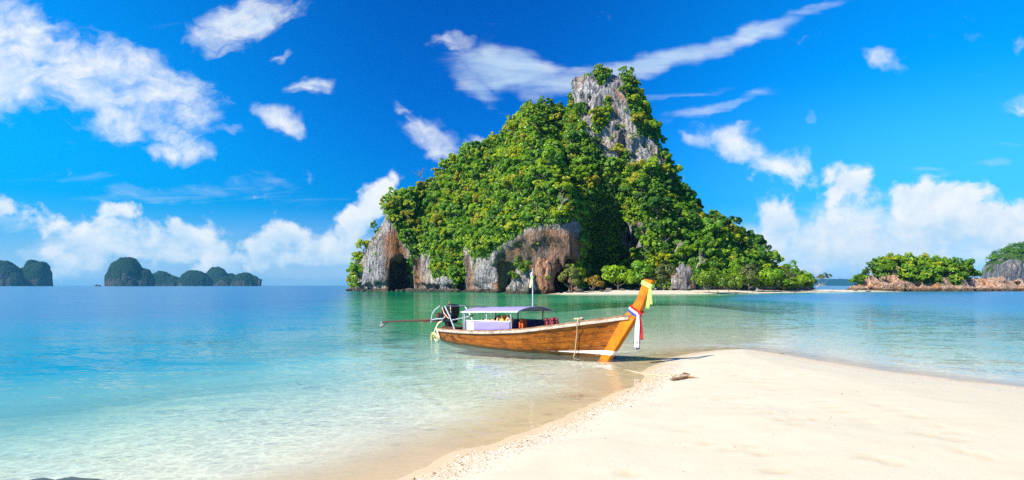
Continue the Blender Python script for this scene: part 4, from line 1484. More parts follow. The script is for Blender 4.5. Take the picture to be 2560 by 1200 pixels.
p = px2w(1305, 735, 171)
rock('sea_stack', 'low grey rock with green bushes standing in the water before the dark overhang', 'rock', (p.x, p.y, 1.6), (4.0, 3.2, 4.6), 601, MAT_ROCK_SMALL, 44, .36, 1.6)
bush('bright green bush on top of the low grey rock by the overhang', 1303, 170, MAT_LEAF_BRIGHT, 2.5, 3.6, 611, z=4.4, trunk=.6, nleaf=1500, size=.26)
bush('bright green bush on the left shoulder of the low grey rock', 1283, 169, MAT_LEAF_BRIGHT, 1.7, 2.2, 612, z=3.4, trunk=.5, nleaf=900, size=.24)
bush('small flat topped tree rising behind the bushes of the low grey rock', 1318, 173, MAT_LEAF_BRIGHT, 1.6, 1.3, 613, 'umbrella_tree', 'tree', z=7.2, trunk=2.0, nleaf=700, size=.22)
p = px2w(1362, 735, 171)
rock('sea_stack', 'orange stained upright rock beside the low grey rock', 'rock', (p.x, p.y, 3.0), (2.3, 2.2, 5.8), 602, rock_material('orange_rock', GREY, orange_at=.44, streak=2.0), 44, .34, 1.7)
bush('tiny green bush growing low on the orange stained rock', 1371, 168.4, MAT_LEAF_BRIGHT, .8, 1.1, 614, z=3.6, trunk=.4, nleaf=320, size=.2, nl=8)
g = random.Random(29)
for k in range(34):
    px_ = 875 + k * 11.2 + g.uniform(-4, 4)
    dp = np.interp(px_, [860, 1040, 1160, 1270, 1400], [262, 250, 224, 190, 176]) - g.uniform(0, 3)
    q = px2w(px_, 700, dp)
    s = g.uniform(.5, 1.5)
    rock('boulder', ('large' if s > 1.15 else 'medium' if s > .8 else 'small') + ' dark tide stained boulder at the foot of the ' + ('leaning grey cliff' if px_ < 1040 else 'pale middle cliffs' if px_ < 1235 else 'dark overhang'), 'rock', (q.x, q.y, .15 * s), (s * 1.5, s, s * .62), 620 + k, MAT_ROCK_SMALL, 16, .4, 1.3, g.uniform(0, 3), 'boulders at the foot of the sea cliffs')
for k in range(14):
    px_ = 1405 + k * 24 + g.uniform(-7, 7)
    dp = 172 + .055 * (px_ - 1400) + g.uniform(2, 8)
    q = px2w(px_, 700, dp)
    s = g.uniform(.35, .95)
    rock('boulder', ('larger' if s > .65 else 'smaller') + ' dark boulder at the back of the far beach, ' + ('below the golden tree' if px_ < 1510 else 'behind the prow' if px_ < 1650 else 'near the bright bushy tree'), 'rock', (q.x, q.y, float(beach_z(np.array([q.x]), np.array([q.y]))[0]) + .15 * s), (s * 1.3, s, s * .7), 670 + k, MAT_ROCK_SMALL, 14, .35, 1.3, g.uniform(0, 3), 'boulders at the back of the far beach')
q = px2w(1706, 716, 199)
rock('rock_outcrop', 'pale grey bare rock wall behind the beach, among the bushes', 'rock', (q.x, q.y, 3.0), (3.6, 2.4, 5.4), 690, MAT_ROCK_SMALL, 36, .36, 1.7)
for k in range(26):
    px_ = 2148 + k * 17 + g.uniform(-6, 6)
    dp = np.interp(px_, [2140, 2250, 2600], [252, 247, 252]) - g.uniform(0, 3)
    q = px2w(px_, 700, dp)
    s = g.uniform(.7, 1.7)
    rock('boulder', ('large' if s > 1.35 else 'medium' if s > 1.0 else 'small') + ' rusty pink boulder at the waterline of the rocky islet, ' + ('near its sandbar end' if px_ < 2290 else 'under its trees' if px_ < 2440 else 'along its bare rock point'), 'rock', (q.x, q.y, .25 * s), (s * 1.5, s, s * .7), 700 + k, MAT_PINK, 16, .4, 1.3, g.uniform(0, 3), 'boulders along the waterline of the rocky islet')


def weed_rock_material():
    m, T, P = new_mat('weedy_rock')
    pos = T.node('ShaderNodeNewGeometry').outputs['Position']
    n = T.noise(pos, 9.0, 7.0, .65)
    sp = T.node('ShaderNodeSeparateXYZ')
    T.put(sp.inputs[0], pos)
    c = T.mix(n, (0.008, 0.014, 0.020), (0.03, 0.038, 0.04))
    c = T.mix(T.smooth(T.math('ADD', sp.outputs[2], T.math('MULTIPLY', n, .08)), .02, .07), c, (0.13, 0.15, 0.035))
    T.put(P.inputs['Base Color'], c)
    P.inputs['Roughness'].default_value = .95
    P.inputs['Specular IOR Level'].default_value = .05
    bp = T.node('ShaderNodeBump')
    bp.inputs['Distance'].default_value = .03
    T.put(bp.inputs['Height'], n)
    T.put(P.inputs['Normal'], bp.outputs[0])
    return m


q = px2w(150, 1184)
rock('submerged_rock', 'dark weedy rock just breaking the clear shallow water near the camera', 'rock', (q.x, q.y - .08, -.235), (.44, .20, .13), 801, weed_rock_material(), 48, .62, 2.1, .30)

# ------------------------------------------------------------------ the longtail boat
S0 = Vector((-3.02, 26.1, 0.0))
HEAD = math.atan2(-0.765, 0.644)
BOATM = Matrix.Translation(S0) @ Matrix.Rotation(HEAD, 4, 'Z')


def bw(s, t, z):
    return BOATM @ Vector((s, t, z))


def wood(name, a, b, c, rough=.38, grain=(0.6, 9.0, 9.0), scratch=0.0, coat=.25, stain=.5, scum=False):
    m, T, P = new_mat(name)
    pos = T.node('ShaderNodeTexCoord').outputs['Object']
    n = T.noise(T.mapping(pos, scale=grain), 1.6, 8.0, .62, .5)
    col = T.ramp(n, [(.30, a), (.52, b), (.72, c)])
    patchy = T.noise(T.mapping(pos, scale=(1.0, 1.0, 1.6)), 1.3, 5.0, .6)
    col = T.mix(T.smooth(patchy, .50, .72, 0, stain), col, tuple(k * .30 for k in a))
    drip = T.noise(T.mapping(pos, scale=(5.0, 5.0, .7)), 1.0, 5.0, .65)
    col = T.mix(T.smooth(drip, .60, .74, 0, stain * 1.1), col, tuple(k * .22 for k in a))
    if scratch:
        sc_ = T.noise(T.mapping(pos, rot=(0, .5, 0), scale=(5, 3, 26)), 1.0, 9.0, .74, 1.4)
        where = T.smooth(T.noise(T.mapping(pos, loc=(2.2, 0, .4)), .85, 3.0, .5), .42, .56)
        col = T.mix(T.math('MULTIPLY', T.smooth(sc_, .60, .68), T.math('MULTIPLY', where, scratch)), col, (.55, .42, .28))
    tone = T.node('ShaderNodeObjectInfo').outputs['Random']
    col = T.mix(1.0, col, T.ramp(tone, [(0.0, (.74, .74, .78)), (.5, (1.0, 1.0, 1.0)), (1.0, (1.22, 1.16, 1.05))]), 'MULTIPLY')
    if scum:
        sp = T.node('ShaderNodeSeparateXYZ')
        T.put(sp.inputs[0], pos)
        hz_ = T.math('ADD', sp.outputs[2], T.math('MULTIPLY', T.math('SUBTRACT', n, .5), .16))
        col = T.mix(T.smooth(hz_, .03, .17, .8, 0.0), col, (.045, .030, .010))
    T.put(P.inputs['Base Color'], col)
    T.put(P.inputs['Roughness'], T.math('ADD', rough, T.math('MULTIPLY', patchy, .25)))
    P.inputs['Specular IOR Level'].default_value = 0.22
    P.inputs['Coat Weight'].default_value = coat
    P.inputs['Coat Roughness'].default_value = .2
    bp = T.node('ShaderNodeBump')
    bp.inputs['Strength'].default_value = .4
    bp.inputs['Distance'].default_value = .008
    T.put(bp.inputs['Height'], n)
    T.put(P.inputs['Normal'], bp.outputs[0])
    return m


def plain(name, col, rough=.5, metal=0.0, vary=.2, scale=8.0, spec=.4, transl=0.0, dirt=None):
    m, T, P = new_mat(name)
    pos = T.node('ShaderNodeTexCoord').outputs['Object']
    n = T.noise(pos, scale, 5.0, .6)
    c = T.mix(n, tuple(k * (1 - vary) for k in col), tuple(min(1, k * (1 + vary)) for k in col))
    if dirt:
        c = T.mix(T.smooth(T.noise(pos, scale * .6, 6.0, .7), .52, .68, 0, .8), c, dirt)
    T.put(P.inputs['Base Color'], c)
    P.inputs['Roughness'].default_value = rough
    P.inputs['Metallic'].default_value = metal
    P.inputs['Specular IOR Level'].default_value = spec
    if transl:
        tl = T.node('ShaderNodeBsdfTranslucent')
        T.put(tl.inputs['Color'], c)
        mx = T.node('ShaderNodeMixShader')
        mx.inputs[0].default_value = transl
        out = T.n['Material Output']
        T.l.new(P.outputs[0], mx.inputs[1])
        T.l.new(tl.outputs[0], mx.inputs[2])
        T.l.new(mx.outputs[0], out.inputs['Surface'])
    return m


W_HULL = wood('varnished_planks', (.075, .018, .001), (.20, .058, .002), (.32, .105, .004), scratch=.95, coat=.06, stain=.8, scum=True)
W_STEM = wood('golden_varnish', (.36, .105, .003), (.47, .155, .004), (.52, .19, .008), coat=.05, stain=.5, scratch=.25, rough=.48, grain=(3, 9, 1.4))
W_DARK = wood('dark_wood', (.045, .020, .010), (.085, .040, .018), (.14, .075, .04), coat=0, rough=.6)
W_RAIL = wood('worn_brown_rail', (.16, .070, .030), (.27, .14, .07), (.40, .27, .18), coat=0, rough=.6, grain=(3, 9, 9))
W_GREY = wood('weathered_rubbing_strip', (.26, .20, .14), (.48, .41, .34), (.60, .55, .48), coat=0, rough=.7, grain=(3, 9, 9), stain=.55)
M_WHITE = plain('white_paint', (.78, .77, .74), .45, vary=.06, dirt=(.45, .38, .30))
M_STEEL = plain('grey_painted_tube', (.50, .53, .56), .35, .35, dirt=(.28, .22, .17))
M_DKSTEEL = plain('dark_tube', (.06, .065, .075), .4, .3)
M_ENGINE = plain('oily_black_engine', (.018, .018, .020), .42, .5, .4, dirt=(.07, .022, .014))
M_RUST = plain('rusty_steel', (.085, .032, .020), .75, .2, .45, 14)
M_BRASS = plain('pale_propeller', (.52, .49, .42), .4, .6)
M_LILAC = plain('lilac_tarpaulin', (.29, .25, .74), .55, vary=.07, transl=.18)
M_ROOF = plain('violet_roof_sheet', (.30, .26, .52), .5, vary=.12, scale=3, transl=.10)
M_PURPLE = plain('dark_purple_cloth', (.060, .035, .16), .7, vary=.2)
M_CREAM = plain('cream_hose', (.58, .49, .33), .6, vary=.15)
M_ROPE = plain('straw_rope', (.46, .37, .24), .9, vary=.3, scale=40)
M_RED = plain('red_cloth', (.62, .015, .012), .7, vary=.1, transl=.2)
M_BLUE = plain('blue_cloth', (.035, .075, .36), .7, vary=.15, transl=.2)
M_WCLOTH = plain('white_cloth', (.80, .78, .80), .8, vary=.04, transl=.2)
M_LIME = plain('lime_cloth', (.48, .82, .20), .7, vary=.08, transl=.25)
M_ORANGE = plain('orange_vest', (.75, .11, .01), .75, vary=.15)
M_PEACH = plain('peach_vest', (.82, .47, .25), .8, vary=.12)
M_MAROON = plain('maroon_vest', (.19, .030, .045), .8, vary=.2)
M_NAVY = plain('navy_vest', (.035, .05, .10), .8, vary=.2)
M_BLACK = plain('black_rubber', (.012, .012, .013), .5)

boat = thing('longtail_boat', 'wooden longtail boat with lilac canopy, its tall orange prow resting on the sand', 'boat', S0, HEAD)


def gz(s):
    return float(np.interp(s, [-.2, 0, 1, 2.9, 4.2, 6.1, 7.8, 9.2, 10.2], [.47, .46, .475, .53, .59, .745, .985, 1.20, 1.365]))


def kz(s):
    return float(np.interp(s, [-.2, 0, 1, 3, 6, 8, 9.2, 10.3], [-.05, -.08, -.22, -.34, -.32, -.19, -.05, -.05]))


def hull_pt(p, q, side, off=0.0):
    send = 9.84 + (8.93 - 9.84) * q
    s0 = .36 + .26 * q
    s = s0 + p * (send - s0)
    sg = .36 + p * (9.84 - .36)
    zt = gz(sg)
    zb = kz(.36 + p * 8.65)
    z = zt + (zb - zt) * q
    bg = np.interp(p, [0, .05, .12, .26, .45, .60, .75, .86, .94, 1.0], [.27, .44, .58, .76, .86, .83, .68, .46, .24, .085])
    full = 1 - .10 * q - .90 * max(0, (q - .50) / .50) ** 2.4
    vee = 1 - .80 * q ** 1.15
    k = sstep(.55, .95, np.array(p)).item()
    sh = full * (1 - k) + vee * k
    e = sstep(.90, 1.0, np.array(p)).item()
    w = bg * sh * (1 - e) + .078 * e
    w = max(w - off, .004)
    return Vector((s, side * w, z))


STRAKES = [0, .155, .31, .465, .63, .80, 1.0]
for side in (-1, 1):
    for k, (qa, qb) in enumerate(zip(STRAKES, STRAKES[1:])):
        mb = MB()
        gap = .0035
        P = [[hull_pt(p, qa + gap + (qb - qa - 2 * gap) * j / 3, side) for j in range(4)] for p in np.linspace(0, 1, 44)]
        if side > 0:
            P = [list(reversed(r)) for r in P]
        n_ = len(P)
        mb.slab(P, lambda i, j: (0, -side * .028, 0))
        mb.build('plank', W_HULL, boat, smooth=False)
mb = MB()
for side in (-1, 1):
    P = [[hull_pt(p, q, side, .034) for q in np.linspace(0.0, 1, 8)] for p in np.linspace(0, 1, 36)]
    mb.grid(P)
mb.build('lining', W_DARK, boat, True)
mb = MB()
tr = [hull_pt(0, q, -1, .002) for q in np.linspace(0, 1, 8)] + [hull_pt(0, q, 1, .002) for q in np.linspace(1, 0, 8)]
mb.add(tr + [v + Vector((.05, 0, 0)) for v in tr], [tuple(range(16)), tuple(range(31, 15, -1))] + [(i, 16 + i, 16 + (i + 1) % 16, (i + 1) % 16) for i in range(16)])
mb.build('transom', W_HULL, boat)
# rails: brown capping on top, weathered strip outside
for side in (-1, 1):
    ps = np.linspace(0, 1.0, 50)
    cap_ = [hull_pt(p, 0, side) for p in ps]
    cap_[-1] += Vector((.30, -side * .02, .03))
    mb = MB().sweep([c + Vector((0, -side * .02, .028)) for c in cap_], [(-.065, -.022), (.065, -.022), (.065, .022), (-.065, .022)])
    mb.build('gunwale_rail', W_RAIL, boat)
    strip = [hull_pt(p, .035, side) for p in ps]
    strip[-1] += Vector((.22, -side * .0, .02))
    mb = MB().sweep([c + Vector((0, side * .030, 0)) for c in strip], [(-.028, -.045), (.028, -.045), (.028, .040), (-.028, .040)])
    mb.build('rubbing_strip', W_GREY, boat)
# stem post sweeping up into the prow
prof = [(-.10, 8.74, 9.18, .075), (.0, 8.86, 9.25, .088), (.35, 9.10, 9.53, .094), (.70, 9.34, 9.80, .096), (1.05, 9.58, 10.07, .095), (1.33, 9.80, 10.29, .092), (1.50, 10.00, 10.42, .086), (1.80, 10.24, 10.585, .080),
        (2.05, 10.36, 10.70, .078), (2.20, 10.43, 10.765, .079), (2.385, 10.52, 10.845, .081)]
mb = MB()
rows = []
for i, (z, a, b, w) in enumerate(prof):
    sl = -.035 if i == len(prof) - 1 else 0
    c = .028
    rows.append([(a + c, -w, z), (a, -w + c, z), (a, w - c, z), (a + c, w, z), (b - c, w, z + sl), (b, w - c, z + sl), (b, -w + c, z + sl), (b - c, -w, z + sl)])
mb.grid([list(r) for r in rows], closed=True)
n0 = len(mb.v) - 8
mb.f.append(tuple(range(7, -1, -1)))
mb.f.append(tuple(range(n0, n0 + 8)))
stem = mb.build('stem_post', W_STEM, boat)
mb = MB().box((10.69, 0, 2.374), (.30, .145, .02), Matrix.Rotation(math.radians(5.6), 3, 'Y'), .004)
mb.build('end_cap', W_DARK, stem)
# painted waterline band at the bow


def at_z(p, z, side):
    q = .5
    lo, hi = 0, 1
    for _ in range(24):
        q = (lo + hi) / 2
        if hull_pt(p, q, side).z > z:
            lo = q
        else:
            hi = q
    return hull_pt(p, q, side)


for side in (-1, 1):
    P = []
    for p in np.linspace(.76, .995, 22):
        f = (p - .76) / .235
        P.append([at_z(p, z, side) + Vector((0, side * .006, 0)) for z in (.11 + .03 * f, .12 + .15 * f)])
    mb = MB().slab(P if side < 0 else [list(reversed(r)) for r in P], lambda i, j: (0, -side * .004, 0))
    mb.build('painted_band', M_WHITE, boat)
mb = MB()
rows = []
for z in (.14, .27):
    a, b, w = [float(np.interp(z, [q[0] for q in prof], [q[k] for q in prof])) for k in (1, 2, 3)]
    w += .005
    rows.append([(a + .01, -w, z), (b - .028, -w, z), (b + .005, -w + .03, z), (b + .005, w - .03, z), (b - .028, w, z), (a + .01, w, z)])
mb.grid([list(r) for r in rows])
mb.build('painted_band', M_WHITE, stem)
# inside: floor boards, benches, foredeck
for k in range(7):
    t = (-.42 + .14 * k)
    MB().box((4.3, t, .14), (6.2, .125, .024)).build('floor_board', W_DARK, boat)
for s in (1.9, 3.4, 4.7, 6.3, 7.4):
    w = abs(hull_pt(s / 9.9, .3, 1).y) - .05
    MB().box((s, 0, gz(s) - .20), (.26, 2 * w, .035), None, .006).build('bench', W_RAIL, boat)
for k, s in enumerate((8.1, 8.35, 8.6, 8.85)):
    w = abs(hull_pt(s / 9.9, .1, 1).y) - .04
    MB().box((s, 0, gz(s) - .10), (.235, 2 * max(w, .06), .03)).build('deck_board', W_RAIL, boat)
for s in np.linspace(.8, 8.8, 13):
    for side in (-1, 1):
        p = s / 9.9
        MB().sweep([hull_pt(p, q, side, .055) for q in (.03, .25, .45, .6, .75)], [(-.03, -.02), (.03, -.02), (.03, .02), (-.03, .02)], up=(1, 0, 0)).build('frame_rib', W_DARK, boat)

# canopy on six posts
ROOF_S0, ROOF_S1, RW = 2.74, 5.92, .80


def roof_z(s, t):
    e = np.interp(s, [2.7, 5.95], [1.235, 1.345])
    return e + .155 * (1 - (abs(t) / RW) ** 2.0)


can = []
P = [[(s, t, roof_z(s, t) + .006 * math.sin(9 * s) * (1 - abs(t) / RW)) for t in np.linspace(-RW, RW, 15)] for s in np.linspace(ROOF_S0, ROOF_S1, 22)]
roof = MB().slab(P, lambda i, j: (0, 0, -.012)).build('canopy', M_ROOF, boat, True)
for side in (-1, 1):
    MB().tube([(s, side * (RW + .002), roof_z(s, RW) - .010) for s in np.linspace(ROOF_S0 - .02, ROOF_S1 + .02, 12)], .017, 8).build('edge_pipe', M_WHITE, roof)
for s in (ROOF_S0 + .03, 4.15, ROOF_S1 - .28):
    MB().tube([(s, t, roof_z(s, t) - .03) for t in np.linspace(-RW + .01, RW - .01, 13)], .012, 6).build('hoop', M_STEEL, roof)
for side in (-1, 1):
    for s in (2.86, 4.17, 5.50):
        MB().tube([(s, side * .70, gz(s) - .10), (s, side * .735, roof_z(s, .735) - .02)], .021, 8).build('canopy_post', M_STEEL if side < 0 else M_DKSTEEL, boat)
MB().tube([(4.0, -.28, roof_z(4, .28) - .03), (4.02, -.27, roof_z(4, .28) - .16)], .008, 6).build('hook', M_STEEL, roof)
# side cloths under the canopy
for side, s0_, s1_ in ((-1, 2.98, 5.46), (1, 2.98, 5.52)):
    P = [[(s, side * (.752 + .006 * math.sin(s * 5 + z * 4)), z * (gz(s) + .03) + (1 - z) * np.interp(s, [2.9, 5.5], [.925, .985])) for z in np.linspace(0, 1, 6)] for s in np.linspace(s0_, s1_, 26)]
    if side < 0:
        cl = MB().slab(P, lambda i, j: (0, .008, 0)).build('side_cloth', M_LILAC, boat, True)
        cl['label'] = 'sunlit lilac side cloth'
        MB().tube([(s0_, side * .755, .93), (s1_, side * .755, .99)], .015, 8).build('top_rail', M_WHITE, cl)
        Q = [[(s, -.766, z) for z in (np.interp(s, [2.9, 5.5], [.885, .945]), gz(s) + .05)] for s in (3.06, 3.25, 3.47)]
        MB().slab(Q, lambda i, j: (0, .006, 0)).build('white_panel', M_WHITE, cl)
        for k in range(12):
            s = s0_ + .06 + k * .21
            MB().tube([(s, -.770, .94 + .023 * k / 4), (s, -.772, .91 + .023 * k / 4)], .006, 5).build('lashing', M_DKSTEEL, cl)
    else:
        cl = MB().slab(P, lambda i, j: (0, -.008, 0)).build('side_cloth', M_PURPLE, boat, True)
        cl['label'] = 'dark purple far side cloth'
MB().tube([(2.9, .75, .95), (5.5, .75, 1.0)], .016, 8).build('grab_rail', M_DKSTEEL, boat)
# mast
mb = MB().tube([(5.80, -.02, roof_z(5.8, 0) - .02), (5.80, -.02, 2.2), (5.80, -.02, 2.80)], [.026, .020, .012], 8)
mast = mb.build('mast', M_STEEL, boat)

# stern frame, engine and long tail
MB().tube([(1.95, -.50, gz(2) - .05), (1.58, -.50, 1.0), (1.20, -.47, 1.40)], .026, 8).build('frame_tube', M_STEEL, boat)
MB().tube([(1.95, .50, gz(2) - .05), (1.58, .50, 1.0), (1.20, .47, 1.40)], .026, 8).build('frame_tube', M_STEEL, boat)
MB().tube([(1.20, -.47, 1.40), (1.20, .47, 1.40)], .026, 8).build('frame_tube', M_STEEL, boat)
MB().tube([(1.20, -.46, 1.405), (2.4, -.30, 1.42), (3.4, -.14, 1.42)], .018, 8).build('tie_pole', M_DKSTEEL, boat)
MB().tube([(2.62, -.60, gz(2.6) - .02), (2.62, -.62, 1.25)], .020, 8).build('frame_tube', M_STEEL, boat)
eng = MB().box((.95, 0, .90), (.56, .36, .24), None, .03).build('engine', M_ENGINE, boat)
MB().box((1.18, 0, 1.16), (.30, .34, .40), Matrix.Rotation(.15, 3, 'Y'), .04).build('air_box', M_ENGINE, eng)
MB().box((.88, 0, 1.13), (.28, .26, .26), Matrix.Rotation(-.1, 3, 'Y'), .03).build('cylinder_head', M_ENGINE, eng)
for k in range(3):
    MB().box((.80 + k * .09, -.15, 1.10), (.04, .05, .20), None, .008).build('cylinder_fin', M_RUST, eng)
MB().tube([(.72, -.20, .92), (.72, .20, .92)], [.15, .15], 20).build('flywheel', M_ENGINE, eng)
MB().tube([(.60, -.22, 1.0), (.60, -.12, 1.0)], .085, 16).build('pulley', M_RUST, eng)
MB().tube([(1.05, -.14, .98), (1.05, -.22, .98)], .06, 12).build('oil_filter', plain('red_filter', (.35, .02, .02), .4), eng)
MB().tube([(.95, .02, 1.25), (.95, .02, 1.46)], [.02, .026], 8).build('exhaust', W_RAIL, eng)
MB().tube([(.74, -.20, 1.30), (.50, -.23, 1.18), (.36, -.24, 1.05), (.30, -.24, .86), (.24, -.22, .74)], .024, 8).build('guard_pipe', M_STEEL, eng)
MB().tube([(.34, -.23, .84), (.55, -.24, .88), (.98, -.24, .90), (1.05, -.24, .95), (1.05, -.24, 1.05), (1.0, -.22, 1.08)], .020, 8).build('guard_pipe', M_STEEL, eng)
MB().tube([(.85, -.20, 1.27), (1.0, -.23, 1.1), (1.2, -.23, .95), (1.28, -.22, .92)], .012, 6).build('cable', M_CREAM, eng)
MB().tube([(1.33, -.20, 1.30), (1.36, -.22, 1.18), (1.38, -.22, 1.08), (1.36, -.22, 1.0)], .014, 6).build('cable', M_CREAM, eng)
MB().tube([(.80, .1, .80), (.9, .1, .62), (1.05, .0, .5)], .012, 6).build('cable', plain('red_wire', (.5, .03, .02), .5), eng)
MB().box((.95, 0, .72), (.22, .20, .22), None, .02).build('engine_mount', M_ENGINE, eng)
MB().box((1.05, 0, .52), (.9, .52, .12), None, .03).build('stern_deck', W_DARK, boat)
MB().tube([(1.0, -.12, .82), (1.9, -.18, .95), (2.55, -.22, 1.06)], .022, 8).build('tiller', M_STEEL, boat)
MB().tube([(2.50, -.218, 1.052), (2.66, -.226, 1.082)], .034, 8).build('tiller_grip', M_BLACK, boat)
MB().tube([(1.2, .0, .78), (2.2, .0, .70)], .020, 8).build('drive_shaft_stub', M_RUST, eng)
eng.scale = (1.24,) * 3
eng.location = Vector((.79, 0, .94)) - 1.24 * Vector((.95, 0, .94))
ta, tb = Vector((.75, 0, .86)), Vector((-4.62, 0, .52))
td = (tb - ta).normalized()
tail = MB().tube([ta, ta + td * 2.0, tb], [.050, .046, .034], 10).build('propeller_shaft', M_RUST, boat, True)
MB().box(ta + td * 1.1 + Vector((0, 0, -.055)), (1.55, .05, .09), Matrix.Rotation(-math.atan2(td.z, -td.x) * -1, 3, 'Y')).build('shaft_brace', M_RUST, tail)
MB().tube([ta + td * 4.85, ta + td * 5.1 + Vector((0, 0, -.10)), tb + Vector((-.16, 0, -.28))], .018, 6).build('skeg', M_RUST, tail)
mb = MB()
for k in range(2):
    a = math.radians(80 + 180 * k)
    pts = []
    for r, w in ((.03, .03), (.10, .065), (.17, .075), (.22, .045)):
        ca, sa = math.cos(a), math.sin(a)
        pts.append([(tb.x - .05 + w * f * .7, r * ca - w * f * sa, tb.z - .01 + r * sa + w * f * ca) for f in (-1, -.3, .3, 1)])
    mb.slab(pts, lambda i, j: (.014, 0, 0))
mb.tube([(tb.x + .02, 0, tb.z), (tb.x - .12, 0, tb.z - .008)], [.036, .022], 10)
mb.build('propeller', M_BRASS, tail)
MB().tube([(tb.x + .05 + .10 * math.cos(a), 0, tb.z - .12 + .10 * math.sin(a)) for a in np.linspace(0, 2 * math.pi, 20)], .012, 6).build('guard_ring', M_DKSTEEL, tail)
# hoses hanging over the stern
def curve(pts, n=28):
    P = [Vector(p) for p in pts]
    out = []
    for i in range(len(P) - 1):
        a, b, c, d = P[max(i - 1, 0)], P[i], P[i + 1], P[min(i + 2, len(P) - 1)]
        for k in range(max(n // (len(P) - 1), 2)):
            t = k / max(n // (len(P) - 1), 2)
            out.append(.5 * ((2 * b) + (c - a) * t + (2 * a - 5 * b + 4 * c - d) * t * t + (3 * b - a - 3 * c + d) * t ** 3))
    return out + [P[-1]]


def hs(pts):
    return [(x_ + .42, y_ + .06, z_) for (x_, y_, z_) in pts]


MB().tube(curve(hs([(.35, -.22, .86), (.10, -.34, .70), (-.08, -.42, .42), (-.14, -.42, .15), (.02, -.44, .02), (.30, -.46, .10), (.22, -.46, .26), (.02, -.42, .50), (.05, -.32, .72), (.3, -.2, .82)]), 54), .032, 8).build('hose', M_CREAM, boat, True)
MB().tube(curve(hs([(.28, -.46, .12), (.05, -.50, .30), (-.16, -.50, .30), (-.26, -.48, .16), (-.30, -.46, .02)]), 30), .028, 8).build('hose', M_CREAM, boat, True)
MB().tube(curve(hs([(.24, -.50, .08), (.10, -.54, .24), (-.06, -.54, .26), (-.14, -.52, .10), (-.16, -.52, -.02)]), 30), .026, 8).build('hose', plain('yellow_hose', (.55, .40, .14), .6), boat, True)
MB().tube(curve(hs([(.06, -.36, .34), (-.3, -.2, .22), (-.9, .2, .08), (-1.5, .5, .01)]), 24), .012, 6).build('stern_line', M_DKSTEEL, boat, True)


# ------------------------------------------------------------------ things carried in the boat
def vest(label, s, t, z, mat, rot=0.0, k=1.0, lean=0.0, flat=False):
    """life jacket: two padded front panels, a back panel, collar and a belt"""
    root = thing('life_jacket', label, 'life jacket', bw(s, t, z), HEAD + rot, 'life jackets stowed in the boat')
    R = Matrix.Rotation(lean, 4, 'Y')
    def part(name, bx_, m):
        mb_ = MB()
        for (c_, s_) in bx_:
            mb_.box(c_, s_, None, min(s_) * .28)
        mb_.v = [tuple(R @ (Vector(v) * k)) for v in mb_.v]
        return mb_.build(name, m, root, True)
    part('front_panel', [((.06, -.085, .18), (.07, .13, .36))], mat)
    part('front_panel', [((.06, .085, .18), (.07, .13, .36))], mat)
    part('back_panel', [((-.06, 0, .19), (.06, .30, .38))], mat)
    part('collar', [((0, -.09, .40), (.14, .09, .10)), ((0, .09, .40), (.14, .09, .10)), ((-.06, 0, .42), (.06, .22, .10))], mat)
    part('belt', [((.0, 0, .12), (.155, .312, .035))], M_BLACK)
    return root


zf = .70
vest('bright orange life jacket leaning by the front end of the lilac cloth', 5.62, -.30, .66, M_ORANGE, .3, .92)
vest('navy blue life jacket on the bench under the front of the canopy', 5.55, .32, .62, M_NAVY, .2, .9)
vest('second navy life jacket, slumped beside the upright navy one', 5.72, .45, .60, M_NAVY, 1.1, .8, .3)
vest('maroon life jacket standing left of the other maroon one', 6.06, .48, .66, M_MAROON, .15, .95, -.15)
vest('maroon life jacket at the front end of the canopy, beside the far post', 6.30, .48, .68, M_MAROON, -.2, .95, .15)
vest('pale orange life jacket at the front of the heap behind the lilac cloth', 5.10, -.52, .72, M_PEACH, .4, .95, .2)
vest('orange tinted life jacket, tallest of the heap behind the lilac cloth', 4.86, -.46, .74, plain('amber_vest', (.85, .42, .10), .8), -.3, .95, -.15)
vest('pale peach life jacket in the middle of the heap, right of the dark bundle', 4.52, -.50, .70, M_PEACH, .9, .92, .1)
vest('pale peach life jacket lying low in front of the dark bundle', 4.28, -.55, .62, M_PEACH, .1, .85, .25)
vest('pale peach life jacket lying left of the middle canopy post', 4.02, -.50, .62, plain('pink_vest', (.80, .50, .36), .8), 1.3, .85, -.2)
vest('small pale life jacket at the rear end of the heap', 3.62, -.52, .60, plain('blush_vest', (.80, .55, .42), .8), .5, .8, .2)
q = bw(4.36, -.35, .72)
b_ = thing('dark_bundle', 'dark rounded bundle resting among the pale life jackets', 'bundle', q, HEAD)
P_, Q_ = rock_arrays(811, (.15, .14, .17), 24, .12, 1.6)
link('bag', np_mesh('bag', P_, Q_, True, {'veg': np.zeros(len(P_))}), plain('dark_cloth', (.020, .010, .012), .85), b_, (0, 0, .26))
P_, Q_ = rock_arrays(812, (.22, .18, .14), 24, .12, 1.6)
link('loose_cloth', np_mesh('loose_cloth', P_, Q_, True, {'veg': np.zeros(len(P_))}), plain('dark_wine_cloth', (.035, .010, .016), .85), b_, (.12, 0, .08))

# ------------------------------------------------------------------ ribbons on the prow and the mast
def tail_strip(mb_, top, length, width, sway, seed, ax=(1, 0, 0), taper=1.0):
    g_ = random.Random(seed)
    ax = Vector(ax)
    nrm = Vector((-ax.y, ax.x, 0))
    ph = g_.uniform(0, 6)
    rows_ = []
    for i in range(13):
        f = i / 12
        c_ = Vector(top) + Vector(sway) * f + Vector((0, 0, -length * f))
        r_ = []
        for j in range(7):
            u_ = (j / 6 - .5)
            w_ = width * (.42 + .58 * min(1, f * 2.5)) * (1 + (taper - 1) * f)
            r_.append(c_ + ax * u_ * w_ + nrm * (.020 * math.sin(j * 1.9 + ph + f * 2.5) * min(1, .3 + f)))
        rows_.append(r_)
    mb_.slab(rows_, lambda i, j: nrm * .004)
    return mb_


